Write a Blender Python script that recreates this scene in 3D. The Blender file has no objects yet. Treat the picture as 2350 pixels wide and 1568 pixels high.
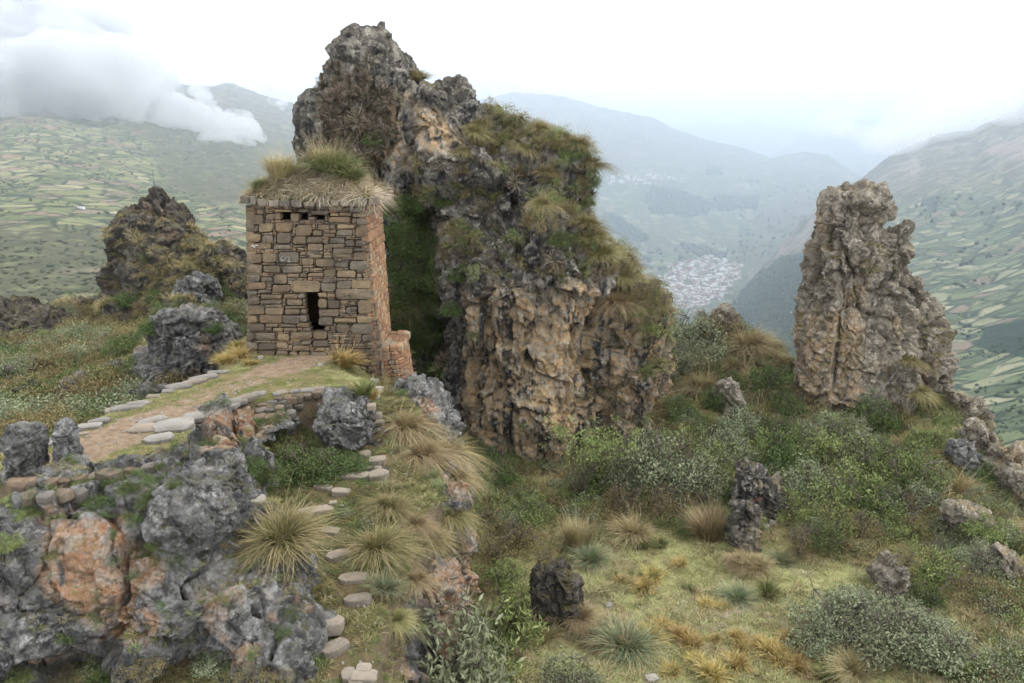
import bpy, bmesh, math, random
import numpy as np
from mathutils import Vector, Matrix, Euler
from mathutils.bvhtree import BVHTree

# ------------------------------------------------------------------ camera, sky, sun, exposure
SC = bpy.context.scene
COL = SC.collection
R = math.radians
PITCH = R(15.0); FPX = 1697.0; CAMZ = 5.5
cam_d = bpy.data.cameras.new('camera'); cam = bpy.data.objects.new('camera', cam_d); COL.objects.link(cam)
cam.location = (0, 0, CAMZ); cam.rotation_euler = (R(90) - PITCH, 0, 0)
cam_d.sensor_width = 36.0; cam_d.lens = 36.0 * FPX / 2350.0
cam_d.clip_start = 0.1; cam_d.clip_end = 60000
SC.camera = cam

SUN_EL, SUN_AZ = R(52), R(88)           # high soft sun behind thin cloud, over the gorge on the right
world = bpy.data.worlds.new('World'); SC.world = world; world.use_nodes = True
wn = world.node_tree; wn.nodes.clear()
w_out = wn.nodes.new('ShaderNodeOutputWorld'); w_bg = wn.nodes.new('ShaderNodeBackground')
w_sky = wn.nodes.new('ShaderNodeTexSky'); w_sky.sky_type = 'NISHITA'; w_sky.sun_disc = False
w_sky.sun_elevation = SUN_EL; w_sky.sun_rotation = SUN_AZ; w_sky.dust_density = 4.0; w_sky.altitude = 3000
w_mul = wn.nodes.new('ShaderNodeMix'); w_mul.data_type = 'RGBA'; w_mul.blend_type = 'MIX'
w_mul.inputs[0].default_value = 0.90                     # nine tenths overcast: cloud white over the clear sky
w_mul.inputs[7].default_value = (14.3, 14.4, 14.6, 1)
wn.links.new(w_sky.outputs[0], w_mul.inputs[6]); wn.links.new(w_mul.outputs[2], w_bg.inputs[0])
w_bg.inputs[1].default_value = 0.105
wn.links.new(w_bg.outputs[0], w_out.inputs[0])
sun_d = bpy.data.lights.new('sun', 'SUN'); sun_d.energy = 1.5; sun_d.angle = R(11); sun_d.color = (1.0, 0.95, 0.88)
sun = bpy.data.objects.new('sun', sun_d); COL.objects.link(sun)
sv = Vector((math.sin(SUN_AZ) * math.cos(SUN_EL), math.cos(SUN_AZ) * math.cos(SUN_EL), math.sin(SUN_EL)))
sun.rotation_euler = sv.to_track_quat('Z', 'Y').to_euler(); sun.location = (20, -20, 40)
SC.view_settings.view_transform = 'Standard'; SC.view_settings.look = 'None'
SC.view_settings.exposure = 0.52; SC.view_settings.gamma = 1.0; SC.view_settings.use_curve_mapping = False
SC.render.engine = 'CYCLES'
cy = SC.cycles
cy.use_denoising = True; cy.denoising_prefilter = 'FAST'
cy.max_bounces = 12; cy.diffuse_bounces = 1; cy.glossy_bounces = 1; cy.transmission_bounces = 2
cy.transparent_max_bounces = 8; cy.volume_bounces = 7
cy.use_adaptive_sampling = True; cy.adaptive_threshold = 0.02
cy.caustics_reflective = False; cy.caustics_refractive = False

# ------------------------------------------------------------------ helpers
rng = np.random.default_rng(7)
random.seed(7)
CA, SA = math.cos(PITCH), math.sin(PITCH)

def P(px, py, d=None, z=None):
    """survey helper: bearing (px, py) of the photograph to a world point at horizontal depth d, or on height z"""
    u = (px - 1175) / FPX; v = (784 - py) / FPX
    dy = CA + v * SA; dz = -SA + v * CA
    t = d / dy if d is not None else (z - CAMZ) / dz
    return Vector((u * t, dy * t, CAMZ + dz * t))

def ray(px, py):
    u = (px - 1175) / FPX; v = (784 - py) / FPX
    return Vector((u, CA + v * SA, -SA + v * CA)).normalized()

def tag(o, label=None, cat=None, group=None, kind=None):
    if label: o['label'] = label
    if cat: o['category'] = cat
    if group: o['group'] = group
    if kind: o['kind'] = kind
    return o

def link(o, parent=None):
    COL.objects.link(o)
    if parent is not None: o.parent = parent
    return o

def mesh_obj(name, verts, faces, mat=None, parent=None, smooth=True, attrs=None):
    me = bpy.data.meshes.new(name)
    verts = np.asarray(verts, dtype=np.float32)
    if isinstance(faces, np.ndarray):
        n, k = faces.shape
        me.vertices.add(len(verts)); me.vertices.foreach_set('co', verts.ravel())
        me.loops.add(n * k); me.loops.foreach_set('vertex_index', faces.astype(np.int32).ravel())
        me.polygons.add(n); me.polygons.foreach_set('loop_start', np.arange(0, n * k, k, dtype=np.int32))
        me.polygons.foreach_set('loop_total', np.full(n, k, dtype=np.int32))
        me.update(calc_edges=True); me.validate()
    else:
        me.from_pydata([tuple(v) for v in verts.tolist()], [], faces); me.update()
    if smooth:
        me.polygons.foreach_set('use_smooth', np.ones(len(me.polygons), dtype=bool))
    for k, v in (attrs or {}).items():
        add_attr(me, k, v)
    if mat is not None: me.materials.append(mat)
    return link(bpy.data.objects.new(name, me), parent)

def add_attr(me, name, v):
    v = np.asarray(v, dtype=np.float32)
    if v.ndim == 1:
        a = me.attributes.new(name, 'FLOAT', 'POINT'); a.data.foreach_set('value', v)
    else:
        a = me.attributes.new(name, 'FLOAT_VECTOR', 'POINT'); a.data.foreach_set('vector', v.ravel())

def get_co(me):
    a = np.empty(len(me.vertices) * 3, dtype=np.float32); me.vertices.foreach_get('co', a); return a.reshape(-1, 3).astype(np.float64)

def get_no(me):
    a = np.empty(len(me.vertices) * 3, dtype=np.float32); me.vertices.foreach_get('normal', a); return a.reshape(-1, 3).astype(np.float64)

# numpy noise
_pr = np.random.default_rng(1234)
_perm = np.tile(_pr.permutation(256), 3).astype(np.int64)
_g = _pr.normal(size=(256, 3)); _g /= np.linalg.norm(_g, axis=1)[:, None]

def pnoise(p, seed=0):
    p = np.asarray(p, dtype=np.float64) + seed * 17.37
    i = np.floor(p).astype(np.int64); f = p - i; i &= 255
    w = f * f * f * (f * (f * 6 - 15) + 10)
    out = 0
    for dx in (0, 1):
        wx = w[:, 0] if dx else 1 - w[:, 0]
        for dy in (0, 1):
            wy = w[:, 1] if dy else 1 - w[:, 1]
            for dz in (0, 1):
                wz = w[:, 2] if dz else 1 - w[:, 2]
                h = _perm[_perm[_perm[(i[:, 0] + dx) & 255] + ((i[:, 1] + dy) & 255)] + ((i[:, 2] + dz) & 255)]
                g = _g[h]
                out = out + wx * wy * wz * (g[:, 0] * (f[:, 0] - dx) + g[:, 1] * (f[:, 1] - dy) + g[:, 2] * (f[:, 2] - dz))
    return out * 1.6

def fbm(p, octv=4, seed=0, lac=2.03, gain=0.5, ridged=False):
    p = np.asarray(p, dtype=np.float64)
    a, s, tot = 1.0, 0, 0
    for k in range(octv):
        n = pnoise(p, seed + k * 3.1)
        if ridged: n = 1 - 2 * np.abs(n)
        s = s + a * n; tot += a; a *= gain; p = p * lac
    return s / tot

def vor(p, seed=0):
    """F1, F2, a cell hash and the offset from the cell's seed point of a 3-D Voronoi pattern"""
    p = np.asarray(p, dtype=np.float64) + seed * 7.7
    c = np.floor(p).astype(np.int64)
    f1 = np.full(len(p), 9.0); f2 = np.full(len(p), 9.0); hid = np.zeros(len(p), dtype=np.int64); off = np.zeros_like(p)
    for dx in (-1, 0, 1):
        for dy in (-1, 0, 1):
            for dz in (-1, 0, 1):
                q = c + (dx, dy, dz)
                h = _perm[_perm[_perm[q[:, 0] & 255] + (q[:, 1] & 255)] + (q[:, 2] & 255)]
                o = np.stack([_perm[h] / 256.0, _perm[h + 57] / 256.0, _perm[h + 131] / 256.0], 1)
                v = p - q - o
                d = np.sqrt((v * v).sum(1))
                m = d < f1
                f2 = np.where(m, f1, np.minimum(f2, d)); hid = np.where(m, h, hid); f1 = np.where(m, d, f1); off[m] = v[m]
    return f1, f2, hid, off

def sstep(a, b, x):
    t = np.clip((x - a) / (b - a), 0, 1); return t * t * (3 - 2 * t)

def poly_sd(x, y, poly):
    """signed distance to a polygon, positive inside"""
    poly = np.asarray(poly, dtype=np.float64); n = len(poly)
    d = np.full(x.shape, 1e9); ins = np.zeros(x.shape, dtype=bool)
    for k in range(n):
        ax, ay = poly[k]; bx, by = poly[(k + 1) % n]
        ex, ey = bx - ax, by - ay
        t = np.clip(((x - ax) * ex + (y - ay) * ey) / (ex * ex + ey * ey), 0, 1)
        d = np.minimum(d, np.hypot(x - ax - t * ex, y - ay - t * ey))
        c = ((ay > y) != (by > y)) & (x < (bx - ax) * (y - ay) / (by - ay + 1e-12) + ax)
        ins ^= c
    return np.where(ins, d, -d)

# ------------------------------------------------------------------ node helpers
class NT:
    def __init__(s, name):
        s.m = bpy.data.materials.new(name); s.m.use_nodes = True
        s.t = s.m.node_tree; s.t.nodes.clear()
        s.out = s.t.nodes.new('ShaderNodeOutputMaterial')
    def n(s, typ, **kw):
        nd = s.t.nodes.new(typ)
        for k, v in kw.items(): setattr(nd, k, v)
        return nd
    def put(s, sock, v):
        if v is None: return
        if isinstance(v, bpy.types.NodeSocket): s.t.links.new(v, sock)
        elif isinstance(v, (tuple, list)) and len(v) == 3 and sock.type == 'RGBA': sock.default_value = (*v, 1)
        else: sock.default_value = v
    def coords(s, kind='Object', scale=None):
        c = s.n('ShaderNodeTexCoord').outputs[kind]
        return s.mapping(c, scale) if scale else c
    def mapping(s, v, scale, rot=(0, 0, 0)):
        m = s.n('ShaderNodeMapping'); s.put(m.inputs[0], v); m.inputs[3].default_value = scale; m.inputs[2].default_value = rot
        return m.outputs[0]
    def noise(s, v, scale, detail=5, rough=0.6, dist=0.0, col=False):
        t = s.n('ShaderNodeTexNoise'); s.put(t.inputs['Vector'], v)
        t.inputs['Scale'].default_value = scale; t.inputs['Detail'].default_value = detail
        t.inputs['Roughness'].default_value = rough; t.inputs['Distortion'].default_value = dist
        return t.outputs[1 if col else 0]
    def vor(s, v, scale, feature='F1', out=0, rand=1.0):
        t = s.n('ShaderNodeTexVoronoi', feature=feature); s.put(t.inputs['Vector'], v)
        t.inputs['Scale'].default_value = scale; t.inputs['Randomness'].default_value = rand
        return t.outputs[out]
    def ramp(s, f, stops, interp='LINEAR'):
        r = s.n('ShaderNodeValToRGB'); s.put(r.inputs[0], f); e = r.color_ramp; e.interpolation = interp
        while len(e.elements) < len(stops): e.elements.new(0.5)
        for el, (p, c) in zip(e.elements, stops):
            el.position = p; el.color = (*c, 1) if isinstance(c, (tuple, list)) else (c, c, c, 1)
        return r.outputs[0]
    def mix(s, f, a, b, blend='MIX'):
        m = s.n('ShaderNodeMix', data_type='RGBA', blend_type=blend)
        s.put(m.inputs[0], f); s.put(m.inputs[6], a); s.put(m.inputs[7], b); return m.outputs[2]
    def math(s, op, a, b=None, clamp=False):
        m = s.n('ShaderNodeMath', operation=op, use_clamp=clamp); s.put(m.inputs[0], a); s.put(m.inputs[1], b); return m.outputs[0]
    def attr(s, name, out=2):
        a = s.n('ShaderNodeAttribute', attribute_name=name); return a.outputs[out]
    def rnd(s): return s.n('ShaderNodeObjectInfo').outputs['Random']
    def sep(s, v): return s.n('ShaderNodeSeparateXYZ'), v
    def norz(s):
        x = s.n('ShaderNodeSeparateXYZ'); s.put(x.inputs[0], s.n('ShaderNodeNewGeometry').outputs['Normal']); return x.outputs[2]
    def bump(s, h, strength, dist, nrm=None):
        b = s.n('ShaderNodeBump'); b.inputs['Strength'].default_value = strength; b.inputs['Distance'].default_value = dist
        s.put(b.inputs['Height'], h); s.put(b.inputs['Normal'], nrm); return b.outputs[0]
    def hsv(s, c, h=0.5, sa=1.0, v=1.0):
        x = s.n('ShaderNodeHueSaturation'); s.put(x.inputs['Hue'], h); s.put(x.inputs['Saturation'], sa); s.put(x.inputs['Value'], v); s.put(x.inputs['Color'], c)
        return x.outputs[0]
    def done(s, col, rough=0.9, normal=None, spec=0.2, trans=0.0):
        b = s.n('ShaderNodeBsdfPrincipled'); s.put(b.inputs['Base Color'], col); s.put(b.inputs['Roughness'], rough)
        b.inputs['Specular IOR Level'].default_value = spec; s.put(b.inputs['Normal'], normal)
        sh = b.outputs[0]
        if trans > 0:
            tr = s.n('ShaderNodeBsdfTranslucent'); s.put(tr.inputs[0], col)
            mx = s.n('ShaderNodeMixShader'); mx.inputs[0].default_value = trans
            s.t.links.new(sh, mx.inputs[1]); s.t.links.new(tr.outputs[0], mx.inputs[2]); sh = mx.outputs[0]
        s.t.links.new(sh, s.out.inputs[0]); return s.m

def rock_material(name, dark, light, lichen, ochre_a, ochre_b, lich_amt=0.5, moss=0.5, freq=1.0, streak=0.5, og=0.41, black=0.75):
    t = NT(name); c = t.coords()
    big = t.noise(c, 0.7 * freq, 6, 0.65, 0.4)
    mid = t.noise(c, 3.0 * freq, 7, 0.7, 0.3)
    col = t.mix(t.ramp(mid, [(0.38, 0.0), (0.60, 1.0)]), dark, light)
    col = t.mix(t.ramp(big, [(0.40, 0.0), (0.62, 1.0)]), t.mix(0.75, col, dark), col)
    vc = t.mapping(c, (2.6, 2.6, 0.35))
    st = t.noise(vc, 1.0 * freq, 5, 0.6, 0.6)
    oc = t.mix(t.noise(c, 2.2 * freq, 5, 0.65), ochre_a, ochre_b)
    oc = t.mix(t.ramp(t.noise(c, 3.4 * freq, 6, 0.72, 0.5), [(0.46, 0.0), (0.58, 0.85)]), oc, (0.44, 0.385, 0.31))
    oc = t.mix(t.ramp(t.noise(c, 6 * freq, 6, 0.75, 0.6), [(0.58, 0.0), (0.68, 0.55)]), oc, (0.12, 0.075, 0.05))
    om = t.math('MULTIPLY', t.attr('ochre'), t.ramp(st, [(og, 0.0), (og + 0.09, 1.0)]))
    col = t.mix(om, col, oc)
    sm = t.math('MULTIPLY', t.ramp(t.noise(t.mapping(c, (3.4, 3.4, 0.30)), 0.8 * freq, 5, 0.62, 0.5), [(0.49, 0.0), (0.58, 1.0)]), streak)
    col = t.mix(t.math('MULTIPLY', sm, t.attr('steep')), col, (0.035, 0.037, 0.042))
    lm = t.ramp(t.noise(c, 6.5 * freq, 7, 0.72, 0.3), [(0.50, 0.0), (0.64, 1.0)])
    lm = t.math('MULTIPLY', lm, t.ramp(t.noise(c, 1.6 * freq, 3, 0.5), [(0.38, 0.05), (0.62, 1.0)]))
    lm = t.math('MULTIPLY', lm, lich_amt)
    col = t.mix(lm, col, lichen)
    bl = t.math('MULTIPLY', t.ramp(t.noise(c, 17 * freq, 5, 0.8), [(0.56, 0.0), (0.66, 1.0)]), black)
    col = t.mix(bl, col, (0.026, 0.026, 0.027))
    nz = t.norz()
    mm = t.math('MULTIPLY', t.ramp(nz, [(0.35, 0.0), (0.8, 1.0)]), t.ramp(t.noise(c, 2.3 * freq, 5, 0.7), [(0.46, 0.0), (0.6, 1.0)]))
    mm = t.math('MULTIPLY', mm, moss)
    col = t.mix(mm, col, t.mix(t.noise(c, 6, 3), (0.055, 0.058, 0.014), (0.17, 0.14, 0.05)))
    h = t.math('ADD', t.noise(c, 6 * freq, 8, 0.72, 0.2), t.math('MULTIPLY', t.vor(t.mix(0.25, c, t.noise(c, 4 * freq, 3, col=True)), 5 * freq), -0.6))
    h2 = t.noise(c, 26 * freq, 5, 0.7)
    nb = t.bump(h2, 0.8, 0.04 / freq, t.bump(h, 1.0, 0.16 / freq))
    return t.done(col, 0.92, nb, 0.15)

# ------------------------------------------------------------------ far hills
def far_material(name, field_cols, scrub, forest, cliff, sx, sy, rot=0.0, hedge=0.5):
    t = NT(name); c0 = t.coords()
    c = t.mapping(c0, (1, 1, 0.0), (0, 0, rot))
    wob = t.noise(c, 0.22 / sx, 4, 0.6, col=True)
    cd = t.n('ShaderNodeVectorMath', operation='MULTIPLY_ADD'); t.put(cd.inputs[0], wob); cd.inputs[1].default_value = (1.1 * sx, 0.9 * sy, 0); t.put(cd.inputs[2], c)
    cell = t.mapping(cd.outputs[0], (1.0 / sx, 1.0 / sy, 1))
    hue = t.vor(cell, 1.0, 'F1', 1)
    sp = t.n('ShaderNodeSeparateColor'); t.put(sp.inputs[0], hue)
    col = t.ramp(sp.outputs[0], field_cols, 'CONSTANT')
    col = t.mix(t.math('MULTIPLY', t.noise(c, 0.05, 4, 0.7), 0.5), col, (0.16, 0.16, 0.08))
    edge = t.vor(cell, 1.0, 'DISTANCE_TO_EDGE')
    gap = t.noise(c, 0.022, 4, 0.6)
    em = t.math('MULTIPLY', t.ramp(edge, [(0.03, 1.0), (0.13, 0.0)]), t.ramp(gap, [(0.36, 0.0), (0.5, 1.0)]))
    col = t.mix(t.math('MULTIPLY', em, hedge * 1.6, True), col, scrub)
    fine = t.vor(t.mapping(cd.outputs[0], (2.3 / sx, 3.5 / sy, 1)), 1.0, 'DISTANCE_TO_EDGE')
    fm = t.math('MULTIPLY', t.ramp(fine, [(0.02, 1.0), (0.12, 0.0)]), t.ramp(t.noise(c, 0.012, 3, 0.6), [(0.42, 0.0), (0.58, 0.8)]))
    col = t.mix(fm, col, scrub)
    sm = t.ramp(t.math('ADD', t.noise(c, 0.0045, 7, 0.72), t.math('MULTIPLY', t.attr('scrub'), 0.6)), [(0.56, 0.0), (0.70, 1.0)])
    sm = t.math('MULTIPLY', sm, t.ramp(t.noise(c, 0.045, 5, 0.7), [(0.38, 0.25), (0.52, 1.0)]))
    scol = t.mix(t.noise(c, 0.02, 5, 0.7), scrub, (0.13, 0.12, 0.07))
    col = t.mix(sm, col, scol)
    wild = t.mix(t.ramp(t.noise(c, 0.008, 7, 0.75), [(0.4, 0.0), (0.6, 1.0)]), (0.07, 0.075, 0.045), (0.27, 0.235, 0.15))
    wild = t.mix(t.ramp(t.noise(c, 0.022, 7, 0.8), [(0.47, 0.0), (0.56, 1.0)]), wild, (0.035, 0.042, 0.032))
    col = t.mix(t.attr('wild'), col, wild)
    cm = t.ramp(t.math('ADD', t.attr('cliff'), t.math('MULTIPLY', t.math('SUBTRACT', t.noise(t.mapping(c0, (1, 1, 0.4)), 0.016, 7, 0.8), 0.5), 4.2)), [(0.80, 0.0), (1.05, 1.0)])
    ccol = t.mix(t.noise(t.mapping(c0, (0.03, 0.03, 0.012)), 1.0, 6, 0.7), cliff, (0.15, 0.11, 0.09))
    col = t.mix(cm, col, ccol)
    fo = t.ramp(t.math('ADD', t.attr('forest'), t.math('MULTIPLY', t.math('SUBTRACT', t.noise(c, 0.012, 5, 0.7), 0.5), 0.9)), [(0.46, 0.0), (0.56, 1.0)])
    col = t.mix(fo, col, t.mix(t.noise(c, 0.06, 4, 0.7), forest, (0.02, 0.035, 0.025)))
    h = t.math('ADD', t.noise(c, 0.05, 5, 0.7), t.math('MULTIPLY', em, 0.6))
    return t.done(col, 0.95, t.bump(h, 0.6, 8.0), 0.05)

def regions(px, py, lst, soft=14.0):
    m = np.zeros_like(px)
    for poly in lst:
        m = np.maximum(m, sstep(-soft, soft, poly_sd(px, py, poly)))
    return m

def hill(name, sky, bottom, rb, rs, x0, x1, na, nr, mat, amp=0.006, scale=260.0, seed=0, forest=(), cliff=(), scrub=(), wild=(), back=5, tpow=1.0):
    px = np.linspace(x0, x1, na)
    sk = np.interp(px, [s[0] for s in sky], [s[1] for s in sky])
    bt = np.interp(px, [s[0] for s in bottom], [s[1] for s in bottom])
    rbv = np.interp(px, [s[0] for s in rb], [s[1] for s in rb]); rsv = np.interp(px, [s[0] for s in rs], [s[1] for s in rs])
    t = np.linspace(0, 1, nr)
    PY = bt[None, :] + (sk - bt)[None, :] * t[:, None] ** tpow
    RR = rbv[None, :] * (rsv / rbv)[None, :] ** t[:, None]
    PX = np.repeat(px[None, :], nr, 0)
    u = (PX - 1175) / FPX; v = (784 - PY) / FPX
    dy = CA + v * SA; dz = -SA + v * CA
    s = RR / np.hypot(u, dy)
    X, Y, Z = u * s, dy * s, CAMZ + dz * s
    xb, yb, zb, fb = [], [], [], []
    for k in range(1, back + 1):
        g = 1 + 0.07 * k * k ** 0.5
        X = np.vstack([X, X[nr - 1] * g]); Y = np.vstack([Y, Y[nr - 1] * g]); Z = np.vstack([Z, Z[nr - 1] - 0.05 * k * k * rsv * 0.4])
        PX = np.vstack([PX, px]); PY = np.vstack([PY, sk]); t = np.append(t, 1.0)
    q = np.stack([X.ravel() / scale, Y.ravel() / scale, np.zeros(X.size)], 1)
    rr = np.hypot(X, Y).ravel()
    nz = fbm(q, 6, seed, ridged=True, gain=0.52) * 0.6 + fbm(q * 2.7, 5, seed + 5) * 0.5
    low = fbm(q * 0.35, 3, seed + 9)
    tt = np.repeat(t[:, None], na, 1).ravel()
    Zr = Z.ravel() + rr * amp * (nz + low * 1.5) * (0.25 + 0.75 * np.sin(np.pi * np.clip(tt, 0, 1)) ** 0.7 + 0.10)
    Zr = Zr + rr * 0.0016 * fbm(q * 7.0, 4, seed + 13, ridged=True)
    n = X.shape[0]
    idx = np.arange(n * na).reshape(n, na)
    f = np.stack([idx[:-1, :-1].ravel(), idx[:-1, 1:].ravel(), idx[1:, 1:].ravel(), idx[1:, :-1].ravel()], 1)
    pxr, pyr = PX.ravel(), PY.ravel()
    o = mesh_obj(name, np.stack([X.ravel(), Y.ravel(), Zr], 1), f, mat, attrs=dict(
        forest=regions(pxr, pyr, forest), cliff=regions(pxr, pyr, cliff), scrub=regions(pxr, pyr, scrub, 60), wild=regions(pxr, pyr, wild, 40)))
    tag(o, kind='structure')
    return o

def bvh_of(o):
    me = o.data; mw = o.matrix_world
    return BVHTree.FromPolygons([mw @ v.co for v in me.vertices], [tuple(p.vertices) for p in me.polygons])

GREENF = [(0.0, (0.19, 0.20, 0.09)), (0.16, (0.29, 0.28, 0.14)), (0.34, (0.12, 0.145, 0.06)), (0.46, (0.34, 0.31, 0.18)), (0.62, (0.20, 0.21, 0.10)), (0.76, (0.26, 0.20, 0.15)), (0.86, (0.09, 0.11, 0.05)), (0.93, (0.27, 0.18, 0.14))]
RIGHTF = [(0.0, (0.12, 0.16, 0.085)), (0.2, (0.25, 0.25, 0.15)), (0.36, (0.065, 0.095, 0.05)), (0.5, (0.33, 0.31, 0.20)), (0.63, (0.13, 0.16, 0.08)), (0.76, (0.21, 0.15, 0.12)), (0.87, (0.06, 0.095, 0.05))]
M_left = far_material('left_slope_fields', GREENF, (0.038, 0.05, 0.030), (0.03, 0.05, 0.03), (0.30, 0.24, 0.18), 24, 46, R(4), 0.7)
M_mid = far_material('valley_fields', RIGHTF, (0.05, 0.065, 0.04), (0.022, 0.042, 0.03), (0.30, 0.235, 0.185), 66, 60, R(-8), 0.6)
M_right = far_material('right_slope_fields', RIGHTF, (0.035, 0.05, 0.032), (0.022, 0.045, 0.028), (0.36, 0.285, 0.22), 34, 38, R(-10), 0.75)

hill_left = hill('terraced_mountain', [(-500, 120), (100, 110), (250, 150), (335, 168), (370, 185), (420, 200), (480, 203), (530, 194), (600, 222), (700, 245), (800, 300), (960, 360)],
     [(-500, 790), (960, 790)], [(-500, 330), (960, 330)], [(-500, 4300), (960, 4600)], -500, 960, 420, 420, M_left, 0.0085, 420, 1,
     scrub=[[(560, 250), (900, 380), (900, 560), (420, 420), (330, 260)], [(-100, 540), (240, 560), (240, 720), (-100, 720)]], wild=[[(-500, 60), (960, 60), (960, 420), (650, 330), (420, 262), (-500, 262)]], tpow=0.92)
hill_mid = hill('valley_mountain', [(900, 300), (1000, 262), (1080, 238), (1180, 216), (1290, 224), (1370, 248), (1440, 262), (1500, 276), (1545, 298), (1620, 326), (1700, 344), (1770, 366), (1845, 350), (1900, 358), (1950, 390), (2000, 425), (2100, 470)],
     [(900, 800), (2100, 800)], [(900, 3000), (2100, 3000)], [(900, 8000), (2100, 7200)], 900, 2100, 420, 380, M_mid, 0.0075, 900, 3,
     forest=[[(1495, 425), (1560, 440), (1640, 470), (1620, 500), (1500, 492), (1480, 460)], [(1640, 452), (1745, 455), (1740, 480), (1650, 488)], [(1380, 488), (1420, 500), (1490, 545), (1470, 560), (1380, 530)],
             [(1560, 560), (1670, 582), (1660, 598), (1570, 575)], [(1618, 388), (1660, 390), (1655, 402), (1620, 404)], [(1700, 520), (1725, 530), (1715, 548), (1695, 540)]],
     scrub=[[(1780, 480), (1960, 440), (1820, 600), (1720, 600)]], wild=[[(900, 150), (2100, 150), (2100, 395), (1700, 385), (1400, 385), (900, 420)]])
hill_right = hill('gorge_mountain', [(1600, 768), (1640, 738), (1700, 672), (1740, 622), (1790, 570), (1830, 520), (1870, 480), (1920, 440), (1990, 400), (2040, 360), (2085, 338), (2150, 312), (2230, 300), (2300, 270), (2450, 200), (2750, 150)],
     [(1600, 830), (1750, 930), (1900, 1300), (2750, 1560)], [(1600, 2600), (1750, 1500), (1900, 320), (2750, 140)], [(1600, 3100), (1750, 3400), (2000, 3900), (2750, 3900)], 1600, 2750, 420, 420, M_right, 0.0095, 420, 5,
     forest=[[(1640, 742), (1740, 630), (1800, 585), (1870, 590), (1885, 640), (1870, 735), (1880, 850), (1760, 860), (1700, 800)], [(2260, 750), (2420, 720), (2420, 840), (2240, 800)], [(2105, 480), (2160, 455), (2150, 490)]],
     cliff=[[(1745, 622), (1790, 560), (1880, 480), (2010, 400), (2090, 385), (1930, 480), (1850, 560), (1790, 610)], [(2250, 350), (2310, 318), (2480, 280), (2480, 390), (2300, 384)], [(2060, 370), (2110, 350), (2120, 400), (2070, 430)]],
     wild=[[(1600, 100), (2750, 100), (2750, 440), (2220, 420), (2080, 450), (1900, 580), (1700, 760), (1600, 760)]], tpow=0.9)
M_far = far_material('far_mountain_cover', RIGHTF, (0.06, 0.07, 0.05), (0.03, 0.05, 0.03), (0.3, 0.24, 0.2), 300, 200, 0.3, 0.2)
hill_far1 = hill('distant_mountain', [(1600, 430), (1760, 370), (1800, 340), (1845, 306), (1890, 285), (1935, 272), (1990, 276), (2060, 270), (2200, 260), (2400, 300)],
     [(1600, 520), (2400, 520)], [(1600, 9800), (2400, 9800)], [(1600, 13000), (2400, 13000)], 1600, 2400, 200, 90, M_far, 0.004, 1500, 7, wild=[[(1500, 100), (2500, 100), (2500, 700), (1500, 700)]])
hill_far2 = hill('farthest_mountain', [(1300, 330), (1480, 318), (1560, 294), (1610, 284), (1660, 288), (1725, 274), (1760, 290), (1820, 300), (1900, 306), (2000, 320)],
     [(1300, 420), (2000, 420)], [(1300, 14000), (2000, 14000)], [(1300, 17000), (2000, 17000)], 1300, 2000, 160, 60, M_far, 0.003, 1800, 9, wild=[[(1200, 100), (2500, 100), (2500, 700), (1200, 700)]])

B_left, B_mid, B_right = bvh_of(hill_left), bvh_of(hill_mid), bvh_of(hill_right)
CAMP = Vector((0, 0, CAMZ))

def sample_poly(poly, n, bvh, seed, edge=1.0):
    r = np.random.default_rng(seed); a = np.asarray(poly, float)
    lo, hi = a.min(0), a.max(0); out = []
    while len(out) < n:
        q = lo + (hi - lo) * r.random((n * 3, 2))
        q = q[poly_sd(q[:, 0], q[:, 1], poly) + 14 * fbm(np.stack([q[:, 0] / 22, q[:, 1] / 12, 0 * q[:, 0]], 1), 3, seed) * edge > 0]
        for x, y in q:
            h = bvh.ray_cast(CAMP, ray(x, y))[0]
            if h is not None: out.append(h)
            if len(out) >= n: break
    return out

# woods and hedge bushes of the far slopes: one mass each
def blob_mass(name, pts, smin, smax, mat, label, cat, tall=1.3, seed=0, prop=False):
    r = np.random.default_rng(seed)
    base = np.array([(0, 0, 1), (1, 0, .35), (.31, .95, .45), (-.81, .59, .3), (-.81, -.59, .4), (.31, -.95, .3), (0, 0, -.25)])
    fb = [(0, 1, 2), (0, 2, 3), (0, 3, 4), (0, 4, 5), (0, 5, 1), (6, 2, 1), (6, 3, 2), (6, 4, 3), (6, 5, 4), (6, 1, 5)]
    n = len(pts); sc = smin + (smax - smin) * r.random(n) ** 2
    if prop: sc = np.clip(sc * 0.001 * np.array([p.length for p in pts]), 0.6, 14)
    V = base[None] * sc[:, None, None] * np.array([0.5, 0.5, 0.5 * tall]) * (0.75 + 0.5 * r.random((n, 7, 3)))
    V = V + np.asarray([tuple(p) for p in pts])[:, None, :]
    F = (np.asarray(fb)[None] + 7 * np.arange(n)[:, None, None]).reshape(-1, 3)
    o = mesh_obj(name, V.reshape(-1, 3), F, mat, smooth=False)
    return tag(o, label, cat, kind='stuff')

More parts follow.
